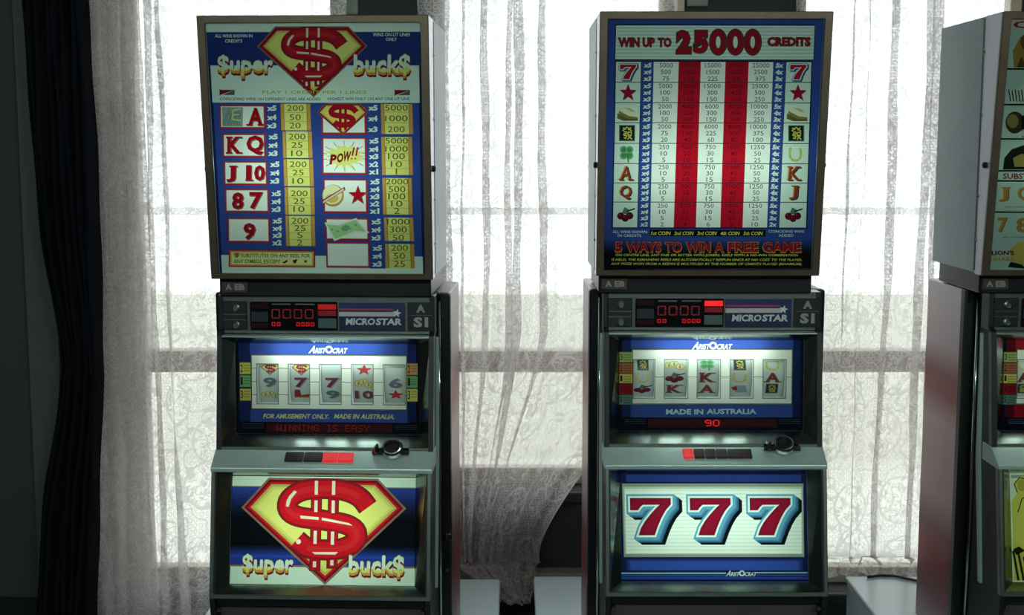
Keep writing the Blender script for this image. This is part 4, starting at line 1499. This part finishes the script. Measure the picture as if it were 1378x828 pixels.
# ================================================================== CURTAINS
def cloth(name, path_top, path_bot, ztop, zbot, mat, gather, rows=70, tail=None, wav=.012, hem=(True, True), lean=0.0):
    """path_*: list of (x, y) of the folded cloth seen from above at its top and its foot"""
    def resample(p, n):
        p = np.array(p, float)
        d = np.r_[0, np.cumsum(np.hypot(*(np.diff(p, axis=0).T)))]
        t = np.linspace(0, d[-1], n)
        q = np.c_[np.interp(t, d, p[:, 0]), np.interp(t, d, p[:, 1])]
        for _ in range(3):
            q[1:-1] = (q[:-2] + 2 * q[1:-1] + q[2:]) / 4
        return q, t
    n = 330
    a, ta = resample(path_top, n)
    b, _ = resample(path_bot, n)
    vs_, uv, hm = [], [], []
    R_ = [(0, k / rows) for k in range(rows + 1)]
    for _, v in R_:
        z = lerp(ztop, zbot, v)
        g = gather(z)
        q = a * (1 - g) + b * g
        for i in range(n):
            x, y = q[i]
            y += wav * math.sin(ta[i] * 31 + 1.3 * math.sin(z * 2.2)) * (1 - .4 * g) + .004 * math.sin(ta[i] * 83 + z * 3)
            x += .004 * math.sin(z * 5 + ta[i] * 20) + .0018 * math.sin(z * 17 + ta[i] * 47)
            x += lean * min(0.0, z - 1.0)
            vs_.append((x, y, z)); uv.append((ta[i], z)); hm.append(1.0 if (hem[0] and ta[i] < .006) or (hem[1] and ta[i] > ta[-1] - .006) or v > .992 else 0.0)
    nr = rows + 1
    if tail:
        q = a * 0 + b
        for k in range(1, tail['rows'] + 1):
            t = k / tail['rows']
            for i in range(n):
                x = lerp(q[i][0], lerp(tail['x0'], tail['x1'], i / n), t ** 1.4) + .006 * math.sin(i * .35 + t * 9)
                y = lerp(q[i][1], tail['y'], t ** .7) + .012 * math.sin(i * .21 + t * 6)
                z = lerp(zbot, tail['z'], t ** 1.4) + .010 * math.sin(i * .16 + t * 5) * t + tail.get('lift', 0) * math.sin(PI * t)
                vs_.append((x, y, z)); uv.append((ta[i], zbot - .12 * t)); hm.append(1.0 if t > .97 else 0.0)
        nr += tail['rows']
    fs = [(r * n + i, r * n + i + 1, (r + 1) * n + i + 1, (r + 1) * n + i) for r in range(nr - 1) for i in range(n - 1)]
    me = bpy.data.meshes.new(name)
    me.from_pydata(vs_, [], fs)
    ul = me.uv_layers.new(name='UVMap')
    li = np.empty(len(me.loops), int)
    me.loops.foreach_get('vertex_index', li)
    ul.data.foreach_set('uv', np.array(uv, np.float32)[li].ravel())
    at = me.attributes.new('hem', 'FLOAT', 'POINT')
    at.data.foreach_set('value', np.array(hm, np.float32))
    for p in me.polygons:
        p.use_smooth = True
    return link(name, me, mat)

LY = .765
def folds(x0, x1, pleats, d=.011):
    """path along the window with Z-pleats: each (x, width) doubles back over itself"""
    p = [(x0, LY)]
    y = LY
    for x, w in pleats:
        p += [(x - .002, LY), (x, LY - d * .5), (x - w, LY - d), (x - w - .002, LY - d * 1.5), (x, LY - 2 * d), (x + .01, LY - 1.5 * d), (x + .03, LY)]
    p.append((x1, LY))
    return p
def smooth(a, b, z):
    t = min(1, max(0, (a - z) / (a - b)))
    return t * t * (3 - 2 * t) * .5 + t * .5

k_ = 3.73 / 1750          # metres per picture unit at the curtain
X = lambda u: (u - 689) * k_
# curtain at the left, heavily gathered along its left edge
pl = [(X(150), .050), (X(160), .060), (X(170), .065), (X(180), .070), (X(190), .065), (X(197), .05), (X(213), .022), (X(226), .014)]
tp = folds(X(124), X(470), pl)
bt = [(x + .012 * math.sin(9 * x), y) for x, y in folds(X(96), X(430), [(X(122), .050), (X(136), .055), (X(150), .06), (X(166), .065), (X(182), .06), (X(196), .05), (X(216), .03), (X(244), .03)])]
tag(cloth('lace_curtain', tp, bt, 2.42, .19, M['lace'], lambda z: smooth(1.3, .35, z) if z < 1.3 else 0.0, hem=(True, False)),
    'densely gathered lace curtain hanging beside the black drape', 'curtain', 'lace curtains')
# middle curtain, pulled together at its foot
pl = [(X(608), .036), (X(626), .010), (X(659), .022), (X(690), .020), (X(702), .024), (X(736), .024)]
tp = folds(X(566), X(906), pl)
f = lambda x: X(606) + (x - X(588)) * (X(728) - X(606)) / (X(906) - X(588))
bt = [(f(x), y - .01) for x, y in tp]
tag(cloth('lace_curtain', tp, bt, 2.42, .43, M['lace'], lambda z: smooth(1.12, .47, z) if z < 1.12 else 0.0,
          tail=dict(rows=16, x0=-.026, x1=.05, y=.675, z=.335, lift=.012), hem=(False, True)),
    'lace curtain pulled together between the two full slot machines', 'curtain', 'lace curtains')
# right curtain, its foot resting on the stand
pl = [(X(1141), .010), (X(1162), .005), (X(1201), .026), (X(1247), .030), (X(1259), .026)]
tp = folds(X(1064), X(1345), pl)
bt = folds(X(1076), X(1345), [(X(1112), .012), (X(1158), .008), (X(1196), .02), (X(1240), .02), (X(1262), .02)])
tag(cloth('lace_curtain', tp, bt, 2.42, .44, M['lace'], lambda z: smooth(1.5, .5, z) if z < 1.5 else 0.0,
          tail=dict(rows=10, x0=X(1092), x1=X(1345), y=.70, z=.40, lift=.012), hem=(False, False)),
    'lace curtain beside the slot machine cut off at the right edge', 'curtain', 'lace curtains')

# the black drape at the far left, drawn in at its waist
def drape_path(xl, xr, y):
    return [(lerp(xl, xr, i / 40), y + .022 * math.sin(i * 1.15) + .01 * math.sin(i * .5)) for i in range(41)]
dk = 3.62 / 1750
XD = lambda u: (u - 689) * dk
tp, bt = drape_path(XD(44), XD(127), .655), drape_path(XD(76), XD(128), .655)
def waist(z):
    return math.exp(-((z - 1.01) / .28) ** 2) * .75 + (.42 if z > 1.01 else .30) * math.exp(-((z - 1.01) / .7) ** 2) * .6
dp_ = cloth('dark_drape', tp, bt, 2.5, .04, M['drape'], waist, wav=.004, lean=.072)
so = dp_.modifiers.new('thickness', 'SOLIDIFY')
so.thickness = .004
tag(dp_, 'heavy black drape hanging at the far left beside the door', 'drape')

# power cord on the stands
tag(tube('power_cord', [(.79, .69, .40), (.84, .66, .36), (.90, .63, .30), (.93, .60, .18), (.93, .56, .012)], .004, M['cord'], n=8),
    'black power cord hanging between the two right stands', 'cord')
tag(tube('power_cord', [(1.02, .64, .4195), (1.06, .652, .4195), (1.10, .648, .4195), (1.16, .60, .4195), (1.24, .52, .4195), (1.30, .40, .4195)], .004, M['cord'], n=8),
    'black power cord lying on the right hand stand behind the cut off machine', 'cord')
